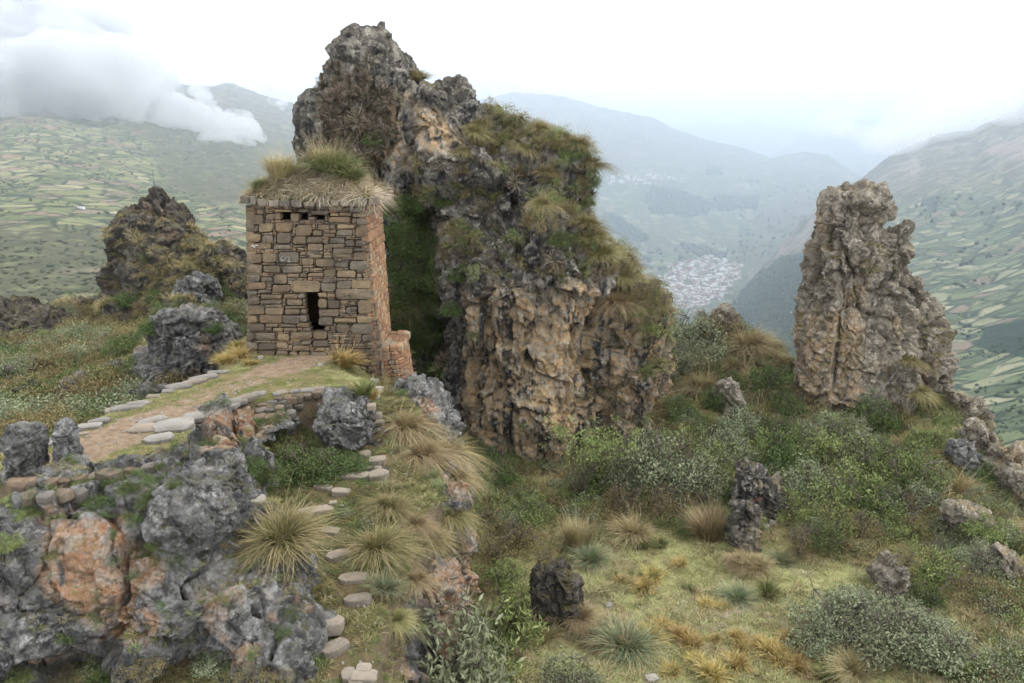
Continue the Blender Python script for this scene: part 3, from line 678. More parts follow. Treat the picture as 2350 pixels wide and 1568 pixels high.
L = lobe_rows
def gdepth(px, py, d0=20.0):
    for _ in range(12):
        p_ = P(px, py, d=d0); zg = float(ground_z(np.array([p_.x]), np.array([d0]))[0]); d0 = 0.5 * d0 + 0.5 * d0 * (CAMZ - zg) / max(CAMZ - p_.z, 0.5)
    return d0
def GL(rows, ry, off=-0.15):
    """lobe standing on the ground at its lowest row"""
    b = rows[-1]; d = gdepth((b[1] + b[2]) / 2, b[0]) + off
    return lobe_rows([(r_[0], r_[1], r_[2], d, ry * f) for r_, f in zip(rows, np.linspace(0.45, 1.0, len(rows)))], d, ry)
main = [
    L([(80, 812, 880, 27.3, .9), (98, 802, 888, 27.3, 1.0), (125, 788, 902, 27.2, 1.15), (165, 768, 925, 27, 1.5), (220, 752, 942, 26.8, 1.9), (300, 728, 965, 26.4, 2.4), (400, 715, 978, 26.4, 2.6), (520, 712, 1000, 26.6, 2.6), (700, 715, 1010, 27, 2.6), (900, 720, 1030, 27, 2.6), (1080, 720, 1050, 27, 2.6)], 27, 2),
    L([(245, 718, 742, 27.5, .6), (285, 698, 740, 27.5, .9), (340, 690, 760, 27.5, 1.2), (420, 690, 800, 27.5, 1.4), (600, 690, 800, 27.5, 1.5)], 27.5, 1),
    L([(182, 1008, 1050, 27, .6), (205, 985, 1068, 26.6, .9), (222, 935, 1078, 25.6, 1.2), (260, 930, 1088, 25.3, 1.4), (320, 940, 1095, 25.3, 1.5), (390, 958, 1100, 25.4, 1.6), (440, 972, 1100, 25.6, 1.6), (520, 985, 1100, 25.8, 1.6)], 25.6, 1.2),
    L([(255, 1080, 1150, 27, 1.0), (285, 1055, 1215, 26.7, 1.5), (315, 1035, 1290, 26.3, 1.9), (345, 1015, 1345, 25.9, 2.2), (395, 1000, 1368, 25.5, 2.4), (440, 990, 1350, 25.2, 2.6), (500, 985, 1352, 25.0, 2.7), (545, 985, 1385, 24.8, 2.8), (620, 1000, 1420, 24.8, 2.8), (750, 1010, 1440, 25, 2.8), (900, 1010, 1440, 25, 2.8), (1080, 1020, 1430, 25, 2.6)], 25, 2.5),
    L([(478, 1165, 1320, 24.2, 1.2), (530, 1105, 1370, 23.6, 1.6), (600, 1078, 1392, 23.1, 1.9), (650, 1066, 1398, 22.9, 2.0), (695, 1062, 1388, 23.0, 2.0), (740, 1060, 1372, 23.35, 2.0), (820, 1058, 1368, 23.5, 2.0), (920, 1060, 1352, 23.45, 2.0), (990, 1078, 1340, 23.5, 2.0), (1060, 1150, 1325, 23.5, 1.8), (1120, 1180, 1310, 23.5, 1.6)], 23.5, 2),
    L([(555, 1370, 1425, 25.6, .8), (600, 1375, 1438, 25.6, 1.2), (660, 1380, 1480, 25.4, 1.5), (700, 1380, 1535, 25, 1.7), (760, 1375, 1548, 24.8, 1.7), (840, 1370, 1545, 24.7, 1.7), (900, 1370, 1540, 24.7, 1.7), (980, 1370, 1510, 24.7, 1.6), (1050, 1370, 1490, 24.7, 1.5)], 25, 1.5),
    L([(470, 885, 1060, 28, 1.5), (640, 885, 1060, 28, 1.5), (1000, 885, 1080, 28, 1.5)], 28, 1.5),
]
def oc_main(co, no):
    x, y = pix(co)
    n = fbm(co * 0.55, 4, 71); v = fbm(co * np.array([1.6, 1.6, 0.22]), 3, 73)
    m = sstep(630, 720, y + 40 * n) * sstep(1050, 1075, x) * (0.75 + 0.5 * v)
    m = m * sstep(-0.35, 0.10, v + 0.25 * sstep(-0.2, -0.5, no[:, 2]) + 0.22)
    m = np.maximum(m, sstep(60, 20, np.abs(x - (1330 - 0.12 * (y - 700)))) * sstep(600, 680, y) * 1.0)
    s = sstep(30, 10, np.abs(x - 955 - 20 * n)) * 0
    slab = poly_sd(x, y, [(940, 240), (1010, 250), (1060, 330), (1010, 350), (960, 330)])
    m = np.maximum(m, 0.9 * sstep(-15, 25, slab + 30 * n))
    pk = sstep(0.1, 0.35, n + 0.1) * sstep(880, 900, x) * sstep(960, 930, x) * sstep(180, 240, y) * 0.9
    lo = sstep(0.05, 0.3, n) * sstep(300, 340, y) * sstep(900, 880, x) * sstep(470, 430, y) * 0.9
    return np.maximum(np.maximum(m, pk), lo)
rock_main = rock('rock_crag', main, 0.062, M_rock_brown, 'huge craggy rock with ochre streaked cliff rising behind the stone tower', (0.40, 0.14, 0.24, 0.07), (0.42, 1.3, 0.8, 4.5), 3, oc_main, 'crag')

pin = [
    L([(436, 1942, 2000, 26.8, .5), (452, 1920, 2036, 26.6, .9), (490, 1908, 2056, 26.4, 1.1), (540, 1902, 2052, 26.3, 1.2), (590, 1892, 2062, 26.2, 1.4), (650, 1888, 2085, 26.1, 1.5), (720, 1876, 2110, 26.0, 1.6), (800, 1868, 2125, 26.0, 1.7), (870, 1850, 2120, 26, 1.7), (930, 1845, 2110, 26, 1.7), (990, 1860, 2100, 26, 1.7), (1060, 1860, 2100, 26, 1.6)], 26, 1.4),
    L([(524, 2045, 2082, 26.6, .6), (542, 2025, 2100, 26.4, 1.0), (575, 2005, 2102, 26.2, 1.2), (612, 2000, 2092, 26.2, 1.2), (660, 1990, 2085, 26.2, 1.2)], 26.4, .8),
    L([(615, 2040, 2100, 26.8, .8), (670, 2040, 2125, 26.8, 1.1), (712, 2050, 2160, 26.8, 1.2), (760, 2060, 2172, 26.8, 1.3), (830, 2060, 2180, 26.6, 1.3), (900, 2050, 2190, 26.4, 1.3), (980, 2040, 2200, 26.2, 1.3), (1060, 2040, 2200, 26, 1.2)], 26.5, 1.2),
]
def oc_pin(co, no):
    x, y = pix(co); n = fbm(co * 0.8, 4, 81)
    return np.maximum(sstep(690, 740, y + 25 * n) * sstep(1995, 1960, x + 20 * n) * 0.95, sstep(0.12, 0.35, n) * 0.7)
rock_pin = rock('rock_pinnacle', pin, 0.060, M_rock_pale, 'pale knobbly rock pinnacle standing at the gorge edge', (0.18, 0.12, 0.19, 0.09), (0.6, 1.8, 1.2, 6.0), 5, oc_pin, 'pinnacle')

lft = [
    L([(440, 352, 378, 36, .6), (462, 315, 404, 35.8, 1.2), (500, 270, 418, 35.5, 1.8), (540, 254, 430, 35.3, 2.2), (600, 246, 470, 35, 2.6), (660, 238, 515, 34.6, 2.9), (720, 232, 540, 34.2, 3.2), (800, 225, 545, 33.8, 3.3), (900, 225, 545, 33.6, 3.3)], 35, 2.5),
    L([(570, 480, 505, 34.5, 1.2), (620, 470, 530, 34.3, 1.5), (680, 470, 546, 34.2, 1.7), (760, 470, 548, 34, 1.8), (850, 470, 545, 34, 1.8)], 34, 1.5),
    L([(708, 375, 400, 29, .5), (728, 340, 465, 28.4, 1.1), (770, 320, 500, 27.8, 1.5), (830, 312, 520, 27.4, 1.7), (890, 318, 540, 27.2, 1.7), (960, 320, 540, 27, 1.6)], 28, 1.4),
    L([(690, 120, 225, 38, 1), (715, 105, 240, 38, 1.5), (760, 120, 240, 37.5, 1.5), (830, 130, 240, 37, 1.4)], 38, 1.4),
]
rock_left = rock('rock_knoll', lft, 0.085, M_rock_dark, 'brown grassy rock knoll with a thin pole on its top', (0.40, 0.22, 0.20, 0.07), (0.4, 0.9, 0.8, 3.5), 9, lambda co, no: sstep(0.2, 0.4, fbm(co * 0.6, 3, 91)) * 0.6, 'rock')
rock('rock_outcrop', [L([(635, 430, 470, 31, .5), (650, 412, 485, 31, .8), (680, 405, 490, 31, .9), (720, 410, 488, 31, .9), (770, 415, 490, 31, .9)], 31, .8)], 0.07, M_rock_grey, 'pale grey rock outcrop jutting from the side of the grassy knoll', (0.2, 0.12, 0.16, 0.06), (0.7, 1.6, 1.4, 5), 12)
rock('rock_outcrop', [L([(690, -60, 30, 33, 1), (710, -80, 70, 32.6, 1.6), (760, -80, 130, 32, 1.8), (800, -80, 140, 31.8, 1.8), (850, -80, 120, 31.6, 1.7), (900, -80, 90, 31.5, 1.5)], 32, 1.5)], 0.09, M_rock_dark, 'long dark rock outcrop at the far end of the left meadow', (0.4, 0.2, 0.2, 0.06), (0.4, 1, 0.9, 4), 14)

# promontory: the rocks under and around the terrace
fore = [
    L([(1105, 60, 300, 10.8, .6), (1150, 40, 440, 10.3, 1.1), (1210, 40, 470, 10.0, 1.3), (1290, 60, 520, 9.75, 1.4), (1370, 80, 545, 9.55, 1.4), (1440, 90, 520, 9.45, 1.3), (1520, 100, 430, 9.5, 1.2), (1640, 120, 400, 9.5, 1.0)], 10, 1.2),
    L([(1185, 20, 90, 9.8, .5), (1230, -40, 112, 9.4, .9), (1320, -60, 120, 9.1, 1.0), (1420, -60, 150, 8.95, 1.0), (1490, -60, 200, 8.9, .9), (1540, -30, 180, 9.0, .8), (1620, -30, 150, 9, .7)], 9.2, .9),
    L([(1205, 565, 620, 10.6, .4), (1240, 545, 655, 10.3, .7), (1300, 520, 662, 10.0, .8), (1360, 480, 655, 9.8, .9), (1430, 470, 690, 9.5, 1.0), (1500, 500, 730, 9.2, 1.0), (1580, 500, 740, 9.0, .9)], 10, .8),
    L([(1320, 395, 470, 9.6, .3), (1350, 385, 560, 9.35, .6), (1400, 390, 580, 9.2, .7), (1450, 420, 570, 9.15, .6), (1500, 430, 540, 9.2, .5)], 9.3, .6),
    L([(1000, 430, 470, 12.8, .4), (1030, 380, 520, 12.2, .8), (1085, 370, 560, 11.7, 1.0), (1150, 380, 565, 11.3, 1.1), (1230, 400, 560, 11, 1.1), (1300, 420, 560, 10.8, 1)], 11.5, 1),
    L([(945, 430, 640, 14.8, .5), (985, 440, 660, 14.6, .7), (1040, 450, 560, 14.4, .7), (1100, 460, 560, 14.2, .7)], 14.6, .6),
    L([(925, 590, 700, 16.0, .4), (960, 570, 700, 15.8, .6), (1010, 560, 690, 15.7, .6), (1060, 560, 690, 15.7, .6)], 15.8, .6),
]
def oc_fore(co, no):
    x, y = pix(co); n = fbm(co * 1.1, 4, 61)
    a = poly_sd(x, y, [(110, 1190), (200, 1200), (320, 1230), (350, 1300), (330, 1380), (400, 1420), (300, 1500), (220, 1440), (120, 1370), (100, 1260)])
    b = poly_sd(x, y, [(440, 1370), (520, 1330), (560, 1370), (480, 1440)])
    c2 = poly_sd(x, y, [(460, 960), (600, 920), (640, 960), (560, 1010), (470, 1040)])
    return np.clip(sstep(-22, 14, a + 95 * n) + sstep(-20, 20, b + 40 * n) * 0.8 + sstep(-15, 15, c2 + 30 * n) + 0.7 * sstep(0.22, 0.4, n), 0, 1)
rock_fore = rock('rock_outcrop', fore, 0.034, M_rock_grey, 'big grey and orange rock outcrop carrying the front of the terrace', (0.24, 0.09, 0.14, 0.05), (0.75, 2.2, 1.25, 7.5), 17, oc_fore, 'rock', cells=(1.7, 1.0, 0.34, 0.12))
cliff = [
    L([(1075, 1000, 1040, 14.6, .4), (1120, 985, 1060, 14.4, .6), (1190, 970, 1072, 14.2, .8), (1260, 965, 1082, 14.1, .9), (1330, 960, 1085, 14.1, .9), (1400, 960, 1080, 14.1, .9), (1480, 960, 1075, 14.1, .8)], 14.2, .8),
    L([(1180, 925, 960, 12.7, .4), (1230, 915, 975, 12.5, .6), (1310, 905, 985, 12.3, .7), (1400, 900, 990, 12.2, .8), (1500, 890, 980, 12.2, .8)], 12.4, .6),
    L([(1290, 955, 1005, 12.2, .4), (1370, 945, 1035, 11.8, .7), (1450, 935, 1045, 11.5, .8), (1560, 925, 1030, 11.2, .8), (1640, 925, 1030, 11.2, .8)], 11.5, .7),
    L([(1385, 905, 940, 11.0, .3), (1430, 890, 960, 10.8, .5), (1500, 870, 960, 10.6, .6), (1580, 860, 960, 10.5, .6)], 10.8, .5),
]
rock('rock_cliff', cliff, 0.040, M_rock_grey, 'grey and orange broken cliff falling from the stair path to the meadow', (0.2, 0.15, 0.12, 0.05), (0.8, 2.0, 1.8, 6), 19,
     lambda co, no: sstep(-0.05, 0.15, fbm(co * 0.9, 3, 63) + 0.25 * sstep(1180, 1260, pix(co)[1]) * sstep(1000, 1030, pix(co)[0])), 'cliff')
rock('rock_outcrop', [L([(880, 905, 935, 18, .4), (905, 895, 985, 17.8, .7), (950, 895, 1035, 17.5, .9), (1000, 930, 1062, 17.2, .9), (1060, 950, 1070, 17, .9), (1150, 960, 1080, 16.8, .9)], 17.5, .8)], 0.042, M_rock_grey, 'jagged grey rock below the corner of the stone tower', (0.2, 0.16, 0.14, 0.05), (0.8, 2, 1.6, 6), 23, lambda co, no: sstep(0.15, 0.35, fbm(co, 3, 65)) * 0.8)
rock('boulder', [L([(1073, 420, 500, 10.6, .35), (1095, 385, 522, 10.2, .6), (1140, 365, 532, 9.85, .74), (1190, 352, 522, 9.75, .74), (1235, 362, 505, 9.85, .6), (1262, 400, 470, 10.0, .35)], 10.0, .6)], 0.028, M_rock_grey, 'large rounded grey boulder wedged under the terrace edge', (0.10, 0.08, 0.07, 0.03), (0.9, 2.4, 2.2, 8), 25, None, 'boulder')
rock('boulder', [L([(902, 755, 825, 15.6, .3), (920, 738, 842, 15.3, .55), (960, 722, 852, 15.1, .65), (1000, 726, 850, 15.1, .62), (1030, 760, 825, 15.3, .4)], 15.3, .5)], 0.030, M_rock_grey, 'rounded grey boulder at the top of the stairs', (0.10, 0.09, 0.08, 0.03), (0.9, 2.4, 2.0, 8), 27, None, 'boulder')
rock('boulder', [L([(1292, 1262, 1295, 14.8, .15), (1305, 1238, 1318, 14.6, .4), (1340, 1222, 1337, 14.45, .52), (1385, 1222, 1340, 14.45, .55), (1412, 1230, 1334, 14.5, .52), (1440, 1236, 1328, 14.5, .5)], 14.6, .45)], 0.028, M_rock_dark, 'dark round boulder lying alone on the grass meadow', (0.08, 0.07, 0.08, 0.03), (0.9, 2.4, 2.0, 8), 29, None, 'boulder')
def upright(rows, d, ry, lab, sd):
    rock('standing_stone', [L(rows, d, ry)], 0.026, M_rock_grey, lab, (0.05, 0.05, 0.055, 0.03), (1.2, 2.6, 2.4, 8), sd, None, 'stone')
upright([(976, 30, 75, 11.9, .12), (985, 12, 90, 11.8, .22), (1010, 3, 92, 11.75, .26), (1050, 2, 92, 11.7, .28), (1085, 4, 92, 11.7, .3), (1120, 4, 92, 11.7, .3)], 11.8, .2, 'squat upright grey stone with a broad top at the terrace end', 33)
upright([(962, 128, 158, 11.9, .10), (972, 122, 164, 11.85, .14), (1000, 119, 166, 11.8, .18), (1040, 114, 174, 11.75, .20), (1085, 108, 180, 11.7, .24), (1115, 106, 182, 11.7, .25)], 11.8, .2, 'tall narrow upright grey stone at the terrace end', 35)
rock('rock_outcrop', [GL([(1075, 1688, 1725), (1092, 1685, 1770), (1120, 1692, 1802), (1150, 1696, 1808), (1185, 1700, 1790)], .7), GL([(1165, 1686, 1735), (1200, 1684, 1740), (1245, 1688, 1735)], .5)], 0.04, M_rock_brown, 'brown pitted rock outcrop among the meadow shrubs', (0.15, 0.14, 0.12, 0.05), (0.9, 2, 1.8, 6), 37, lambda co, no: sstep(0.1, 0.3, fbm(co * 1.2, 3, 66)) * 0.7)
rock('rock_outcrop', [GL([(1278, 2050, 2086), (1300, 2025, 2096), (1332, 2022, 2088), (1365, 2025, 2080)], .5)], 0.04, M_rock_pale, 'small whitish rock outcrop beside the big grey green shrub', (0.12, 0.1, 0.1, 0.04), (0.9, 2.4, 2, 7), 39)
rock('rock_outcrop', [GL([(1018, 2180, 2222), (1032, 2175, 2250), (1058, 2200, 2262), (1085, 2205, 2255)], .5)], 0.05, M_rock_grey, 'grey rock outcrop on the slope below the pinnacle', (0.15, 0.12, 0.12, 0.05), (0.9, 2, 1.8, 6), 41)
rock('rock_ridge', [GL([(900, 2188, 2225), (940, 2185, 2262), (980, 2200, 2270)], .9), GL([(985, 2250, 2282), (1020, 2245, 2310), (1060, 2250, 2325)], .9), GL([(1030, 2290, 2330), (1070, 2285, 2352), (1110, 2290, 2370)], .9), GL([(1085, 2330, 2380), (1130, 2325, 2400), (1170, 2330, 2400)], .9)], 0.055, M_rock_pale, 'broken pale rock ridge dropping along the edge of the gorge', (0.18, 0.14, 0.16, 0.06), (0.7, 1.8, 1.4, 5), 43, lambda co, no: sstep(0.05, 0.3, fbm(co, 3, 67)) * 0.7)
rock('rock_outcrop', [GL([(1172, 2190, 2240), (1186, 2175, 2285), (1212, 2178, 2298), (1240, 2190, 2295)], .6)], 0.05, M_rock_pale, 'pale tan rock face on the bank under the bleached branch', (0.15, 0.13, 0.13, 0.05), (0.9, 2, 1.6, 6), 53, lambda co, no: sstep(0.0, 0.3, fbm(co, 3, 68)) * 0.8)
rock('rock_outcrop', [GL([(1275, 2305, 2350), (1310, 2290, 2370), (1350, 2295, 2375)], .7)], 0.05, M_rock_pale, 'tan rock at the lower end of the gorge bank', (0.15, 0.13, 0.13, 0.05), (0.9, 2, 1.6, 6), 55, lambda co, no: sstep(-0.1, 0.2, fbm(co, 3, 69)) * 0.8)
rock('rock_outcrop', [GL([(872, 1655, 1685), (900, 1650, 1700), (950, 1645, 1700)], .7)], 0.05, M_rock_pale, 'tan rock poking through the shrubs of the saddle', (0.12, 0.1, 0.12, 0.05), (0.9, 2, 1.8, 6), 57)
rock('rock_outcrop', [L([(715, 1650, 1675, 31, .3), (735, 1632, 1695, 30.8, .6), (770, 1620, 1712, 30.5, .7), (830, 1620, 1715, 30.3, .7)], 30.6, .6)], 0.06, M_rock_pale, 'small pale rock outcrop on the crest of the shrubby saddle', (0.15, 0.14, 0.14, 0.05), (0.9, 2, 1.6, 6), 45)
rock('rock_outcrop', [L([(1388, 800, 850, 10.9, .25), (1420, 785, 862, 10.7, .4), (1480, 780, 862, 10.4, .5), (1550, 740, 850, 10.1, .5), (1620, 740, 850, 10, .5)], 10.5, .4)], 0.03, M_rock_grey, 'speckled grey rock beside the lowest steps', (0.12, 0.12, 0.1, 0.04), (1, 2.4, 2, 7), 47)
rock('rock_outcrop', [L([(1058, 850, 880, 14.6, .15), (1075, 835, 888, 14.3, .3), (1105, 830, 890, 14.1, .35), (1150, 840, 888, 14, .35)], 14.3, .3)], 0.03, M_rock_grey, 'white speckled rock under the broad steps', (0.1, 0.1, 0.08, 0.04), (1, 2.4, 2, 7), 49)
rock('boulder', [L([(990, 845, 880, 15.6, .15), (1005, 838, 900, 15.4, .28), (1040, 840, 902, 15.3, .28), (1060, 850, 895, 15.3, .2)], 15.4, .25)], 0.03, M_rock_grey, 'small grey boulder beside the upper steps', (0.06, 0.08, 0.07, 0.03), (1, 2.4, 2.2, 8), 51, None, 'boulder')

for k, (px, py, w) in enumerate([(170, 905, 60), (90, 850, 46), (250, 860, 40), (60, 930, 44), (340, 930, 60), (20, 880, 50), (420, 840, 44), (230, 945, 40)]):
    zq = float(base_z(np.array([P(px, py, d=22).x]), np.array([22.0]))[0])
    d0 = 22.0
    for _ in range(6):
        p_ = P(px, py, d=d0); zg = float(ground_z(np.array([p_.x]), np.array([d0]))[0]); d0 = d0 * (CAMZ - zg) / max(CAMZ - p_.z, 0.5)
    h = w * 0.55
    rock('rock_outcrop', [L([(py - h, px - w * .25, px + w * .2, d0, .25), (py - h * .6, px - w * .45, px + w * .45, d0 - .1, .45), (py, px - w * .55, px + w * .55, d0 - .2, .55), (py + h * .6, px - w * .5, px + w * .5, d0 - .2, .5)], d0, .5)], 0.07, M_rock_dark if k % 2 else M_rock_grey,
         'small %s rock heap in the left hillside grass' % ('dark' if k % 2 else 'grey'), (0.12, 0.12, 0.14, 0.05), (0.9, 2.2, 1.8, 6), 60 + k, None, 'rock', '%s rock heaps on the left hillside' % ('dark' if k % 2 else 'grey'))

rock('rock_outcrop', [GL([(712, 372, 408), (730, 342, 468), (775, 324, 505), (825, 316, 525), (872, 320, 530)], 1.7)], 0.06, M_rock_grey, 'broad grey rock outcrop at the foot of the grassy knoll', (0.22, 0.16, 0.16, 0.06), (0.6, 1.6, 1.3, 5), 83, lambda co, no: sstep(0.2, 0.4, fbm(co * 0.8, 3, 93)) * 0.5)

# ------------------------------------------------------------------ the stone tower
t = NT('tower_sandstone'); c = t.coords('Object')
tint = t.attr('tint', 1)
n1 = t.noise(c, 5, 6, 0.7); n2 = t.noise(c, 28, 5, 0.7); n0 = t.noise(c, 0.9, 4, 0.6)
col = t.mix(t.ramp(n1, [(0.30, 0.55), (0.7, 0.0)]), tint, t.mix(0.6, tint, (0.05, 0.042, 0.036)))
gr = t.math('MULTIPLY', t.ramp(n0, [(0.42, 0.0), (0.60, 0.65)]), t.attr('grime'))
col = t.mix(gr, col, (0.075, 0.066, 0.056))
li = t.math('MULTIPLY', t.ramp(t.noise(c, 9, 5, 0.75), [(0.60, 0.0), (0.68, 1.0)]), 0.55)
col = t.mix(li, col, (0.36, 0.34, 0.31))
bk = t.ramp(t.noise(c, 14, 5, 0.8), [(0.60, 0.0), (0.70, 0.7)])
col = t.mix(bk, col, (0.035, 0.032, 0.03))
M_stone = t.done(col, 0.92, t.bump(n2, 0.8, 0.018, t.bump(n1, 0.9, 0.06)), 0.12)
t = NT('tower_mortar'); c = t.coords()
M_mortar = t.done(t.mix(t.noise(c, 9, 5, 0.7), (0.07, 0.05, 0.035), (0.17, 0.12, 0.08)), 0.95, t.bump(t.noise(c, 20, 5), 0.7, 0.03), 0.1)

FD = 19.1
TOW = bpy.data.objects.new('stone_tower', None); link(TOW); TOW.location = (-5.4, FD, 0)
tag(TOW, 'small square stone tower with a doorway and grass growing on its roof', 'tower')
bpy.context.view_layer.update()
TINV = Vector((5.4, -FD, 0))

def front_pt(px, py, out=0.0):
    """point on the battered front face"""
    q = P(px, py, d=FD)
    y = FD + max(q.z, -1) * 0.035
    q = P(px, py, d=y); return Vector((q.x, q.y - out, q.z))

# side face frame: runs from the front right corner backwards
def side_pt(s, z, out=0.0):
    """s metres behind the corner; the corner leans in with height"""
    x0 = -3.60 - 0.035 * max(z, -1.4) + 0.0
    return Vector((x0 + out - 0.02 * s, FD + 0.035 * max(z, -1) + s, z))

def stone_geo(quad, nrm, depth, rnd, bulge=0.02, inset=0.018, cut=0.12):
    """quad: 4 world corners (ccw seen from outside) of the visible face -> chamfered irregular block of about 40 triangles"""
    q = [Vector(p) for p in quad]; cen = sum(q, Vector()) / 4
    ring = []
    for k in range(4):
        a, b, p_ = q[k], q[(k + 1) % 4], q[k - 1]
        e1 = (b - a); e0 = (p_ - a)
        c1 = min(0.30, cut * (0.4 + rnd.random()) * min(e1.length, e0.length) / max(e1.length, 1e-4))
        c0 = min(0.30, cut * (0.4 + rnd.random()) * min(e1.length, e0.length) / max(e0.length, 1e-4))
        ring.append(a + e0 * c0); ring.append(a + e1 * c1)
    V = []
    for p in ring: V.append(p - nrm * depth)
    for p in ring: V.append(p - nrm * inset)
    for p in ring:
        dv = cen - p; V.append(p + dv * min(0.5, inset / max(dv.length, 1e-3)) + nrm * (bulge * (0.2 + 0.9 * rnd.random())))
    V.append(cen + nrm * bulge * (0.8 + 0.9 * rnd.random()))
    F = []
    for lv in (0, 1):
        for k in range(8):
            k2 = (k + 1) % 8; F.append((lv * 8 + k, lv * 8 + k2, lv * 8 + 8 + k2, lv * 8 + 8 + k))
    for k in range(8): F.append((16 + k, 16 + (k + 1) % 8, 24))
    return V, F

STONES = []      # (V, F, tint, grime, area, name)
rnd = random.Random(11)
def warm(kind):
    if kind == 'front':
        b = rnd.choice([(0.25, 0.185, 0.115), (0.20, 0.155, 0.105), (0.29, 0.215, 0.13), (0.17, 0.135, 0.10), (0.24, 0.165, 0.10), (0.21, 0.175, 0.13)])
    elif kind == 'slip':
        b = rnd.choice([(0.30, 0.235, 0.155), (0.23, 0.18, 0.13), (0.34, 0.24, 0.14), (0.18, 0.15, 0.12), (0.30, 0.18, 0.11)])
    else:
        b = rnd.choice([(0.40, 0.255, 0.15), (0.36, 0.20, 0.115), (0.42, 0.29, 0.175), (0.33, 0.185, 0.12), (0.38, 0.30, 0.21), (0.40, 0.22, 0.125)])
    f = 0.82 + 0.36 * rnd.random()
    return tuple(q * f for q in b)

def vary(c, a, b):
    f = a + b * rnd.random(); return tuple(q * f for q in c)

def add_stone(quad, nrm, kind, depth=0.26, bulge=0.02, grime=1.0, inset=0.016, tint=None, name='stone'):
    V, F = stone_geo(quad, nrm, depth, rnd, bulge, inset, 0.2)
    a = (Vector(quad[1]) - Vector(quad[0])).length * (Vector(quad[3]) - Vector(quad[0])).length
    STONES.append((V, F, tint or warm(kind), grime, a, name))

NF = Vector((0, -1, 0.035)).normalized()
c3 = [(185,310,370,410),(375,330,495,410),(650,330,945,380),(950,270,1110,320),(1115,270,1290,322),(1300,270,1490,340),(1492,280,1695,355),(1700,300,1820,360),(1830,300,2040,365),(645,280,745,322),(780,275,940,325),(1010,330,1185,382),(955,325,1003,380),(1190,335,1225,380),(1228,345,1495,422),
 (198,415,492,565),(510,400,652,495),(656,390,760,498),(905,388,1035,515),(1175,440,1295,500),(1425,435,1485,520),(1505,385,1645,440),(1660,375,1850,440),(1855,385,2055,455),(1500,445,1830,535),(1845,465,1925,555),(1930,465,2060,570),
 (215,575,405,685),(412,545,635,685),(668,530,930,680),(985,565,1240,735),(1255,650,1400,740),(1330,560,1505,645),(1510,575,1605,645),(1620,560,1890,630),(1615,650,1875,735),(1900,590,2070,765),(1410,700,1605,750),
 (220,700,452,835),(456,725,640,825),(650,730,680,850),(690,690,915,855),(935,750,1145,868),(1160,755,1395,850),(1510,770,1745,850),(1755,805,1900,910),(1905,805,2085,910),
 (235,848,605,945),(615,860,640,940),(645,870,910,960),(1165,865,1405,980),(1420,865,1740,922),(945,880,1150,908),(1000,920,1120,965),(1550,928,1865,1015),(1890,925,2090,975),
 (235,1020,455,1165),(465,1010,690,1160),(715,985,1040,1165),(1050,985,1135,1045),(1200,1035,1400,1080),(1565,1022,1840,1070),(1075,1082,1270,1190),(1285,1095,1580,1222),(1880,985,2100,1110),(1600,1145,1800,1225),(1815,1122,2120,1265),
 (245,1180,460,1310),(475,1195,745,1310),(770,1200,1085,1315),(1090,1235,1200,1300),(1230,1235,1410,1275),(1415,1255,1605,1370),(1620,1275,1920,1385),
 (645,1330,850,1490),(860,1330,1040,1385),(1045,1320,1160,1385),(1170,1310,1410,1375),(2025,1310,2118,1390),(250,1335,430,1450),(440,1375,630,1450),(1930,1320,2015,1390)]
c4 = [(700,10,1075,165),(1080,40,1275,160),(1285,10,1490,115),(1495,5,1755,110),(110,30,350,130),(425,60,670,160),(110,140,230,205),(240,130,410,178),
 (1275,122,1765,260),(1045,170,1160,240),(1170,180,1270,235),(575,180,770,245),(775,180,862,245),(270,190,560,258),(110,225,265,330),(270,265,560,325),(610,255,835,345),(1045,250,1170,380),(1175,270,1325,385),(1570,268,1770,455),(1410,355,1560,455),(1465,285,1550,345),
 (105,340,325,460),(335,370,580,460),(590,350,875,382),(600,388,805,460),(808,388,885,460),(1050,390,1325,485),
 (100,470,230,570),(250,470,565,575),(580,470,800,580),(803,470,890,565),(1050,495,1245,605),(1255,505,1555,575),(1560,480,1780,575),
 (100,585,325,685),(335,585,515,627),(555,590,750,632),(755,570,915,630),(335,632,435,682),(445,638,580,690),(585,640,760,687),(835,634,940,675),(1280,585,1460,705),(1480,590,1790,712),(1125,620,1205,682),
 (90,700,190,815),(215,700,475,810),(495,715,665,810),(675,692,970,785),(985,685,1165,795),(1620,725,1800,820),(1325,770,1500,805),
 (80,830,235,930),(245,845,475,930),(490,830,640,910),(705,870,930,938),(965,808,1180,895),(780,950,935,1040),(810,812,950,862),(95,950,235,1010),(1350,842,1500,900),(1505,842,1665,885),(1700,830,1810,880),(945,962,1160,1075),(1005,905,1145,956),
 (1500,920,1665,972),(1680,920,1815,990),(1545,990,1700,1042),(1600,1052,1720,1150),(1730,1000,1815,1110),(1690,1165,1820,1240),(1700,1250,1820,1350),(245,945,470,1010),(480,950,640,1010),(650,955,770,1020),(1200,850,1330,930),(1210,1000,1380,1080),(1390,930,1490,1060)]
rects = []
for (a, b, c2, d) in c3: rects.append(tuple(v * 0.918 for v in (580 + a / 6.184, 470 + b / 6.184, 580 + c2 / 6.184, 470 + d / 6.184)))
for (a, b, c2, d) in c4: rects.append(tuple(v * 0.918 for v in (600 + a / 5.341, 700 + b / 5.341, 600 + c2 / 5.341, 700 + d / 5.341)))
hole3 = [tuple(v * 0.918 for v in (580 + a / 6.184, 470 + b / 6.184, 580 + c2 / 6.184, 470 + d / 6.184)) for (a, b, c2, d) in [(765, 385, 905, 505), (1045, 388, 1172, 498), (1300, 425, 1422, 495)]]
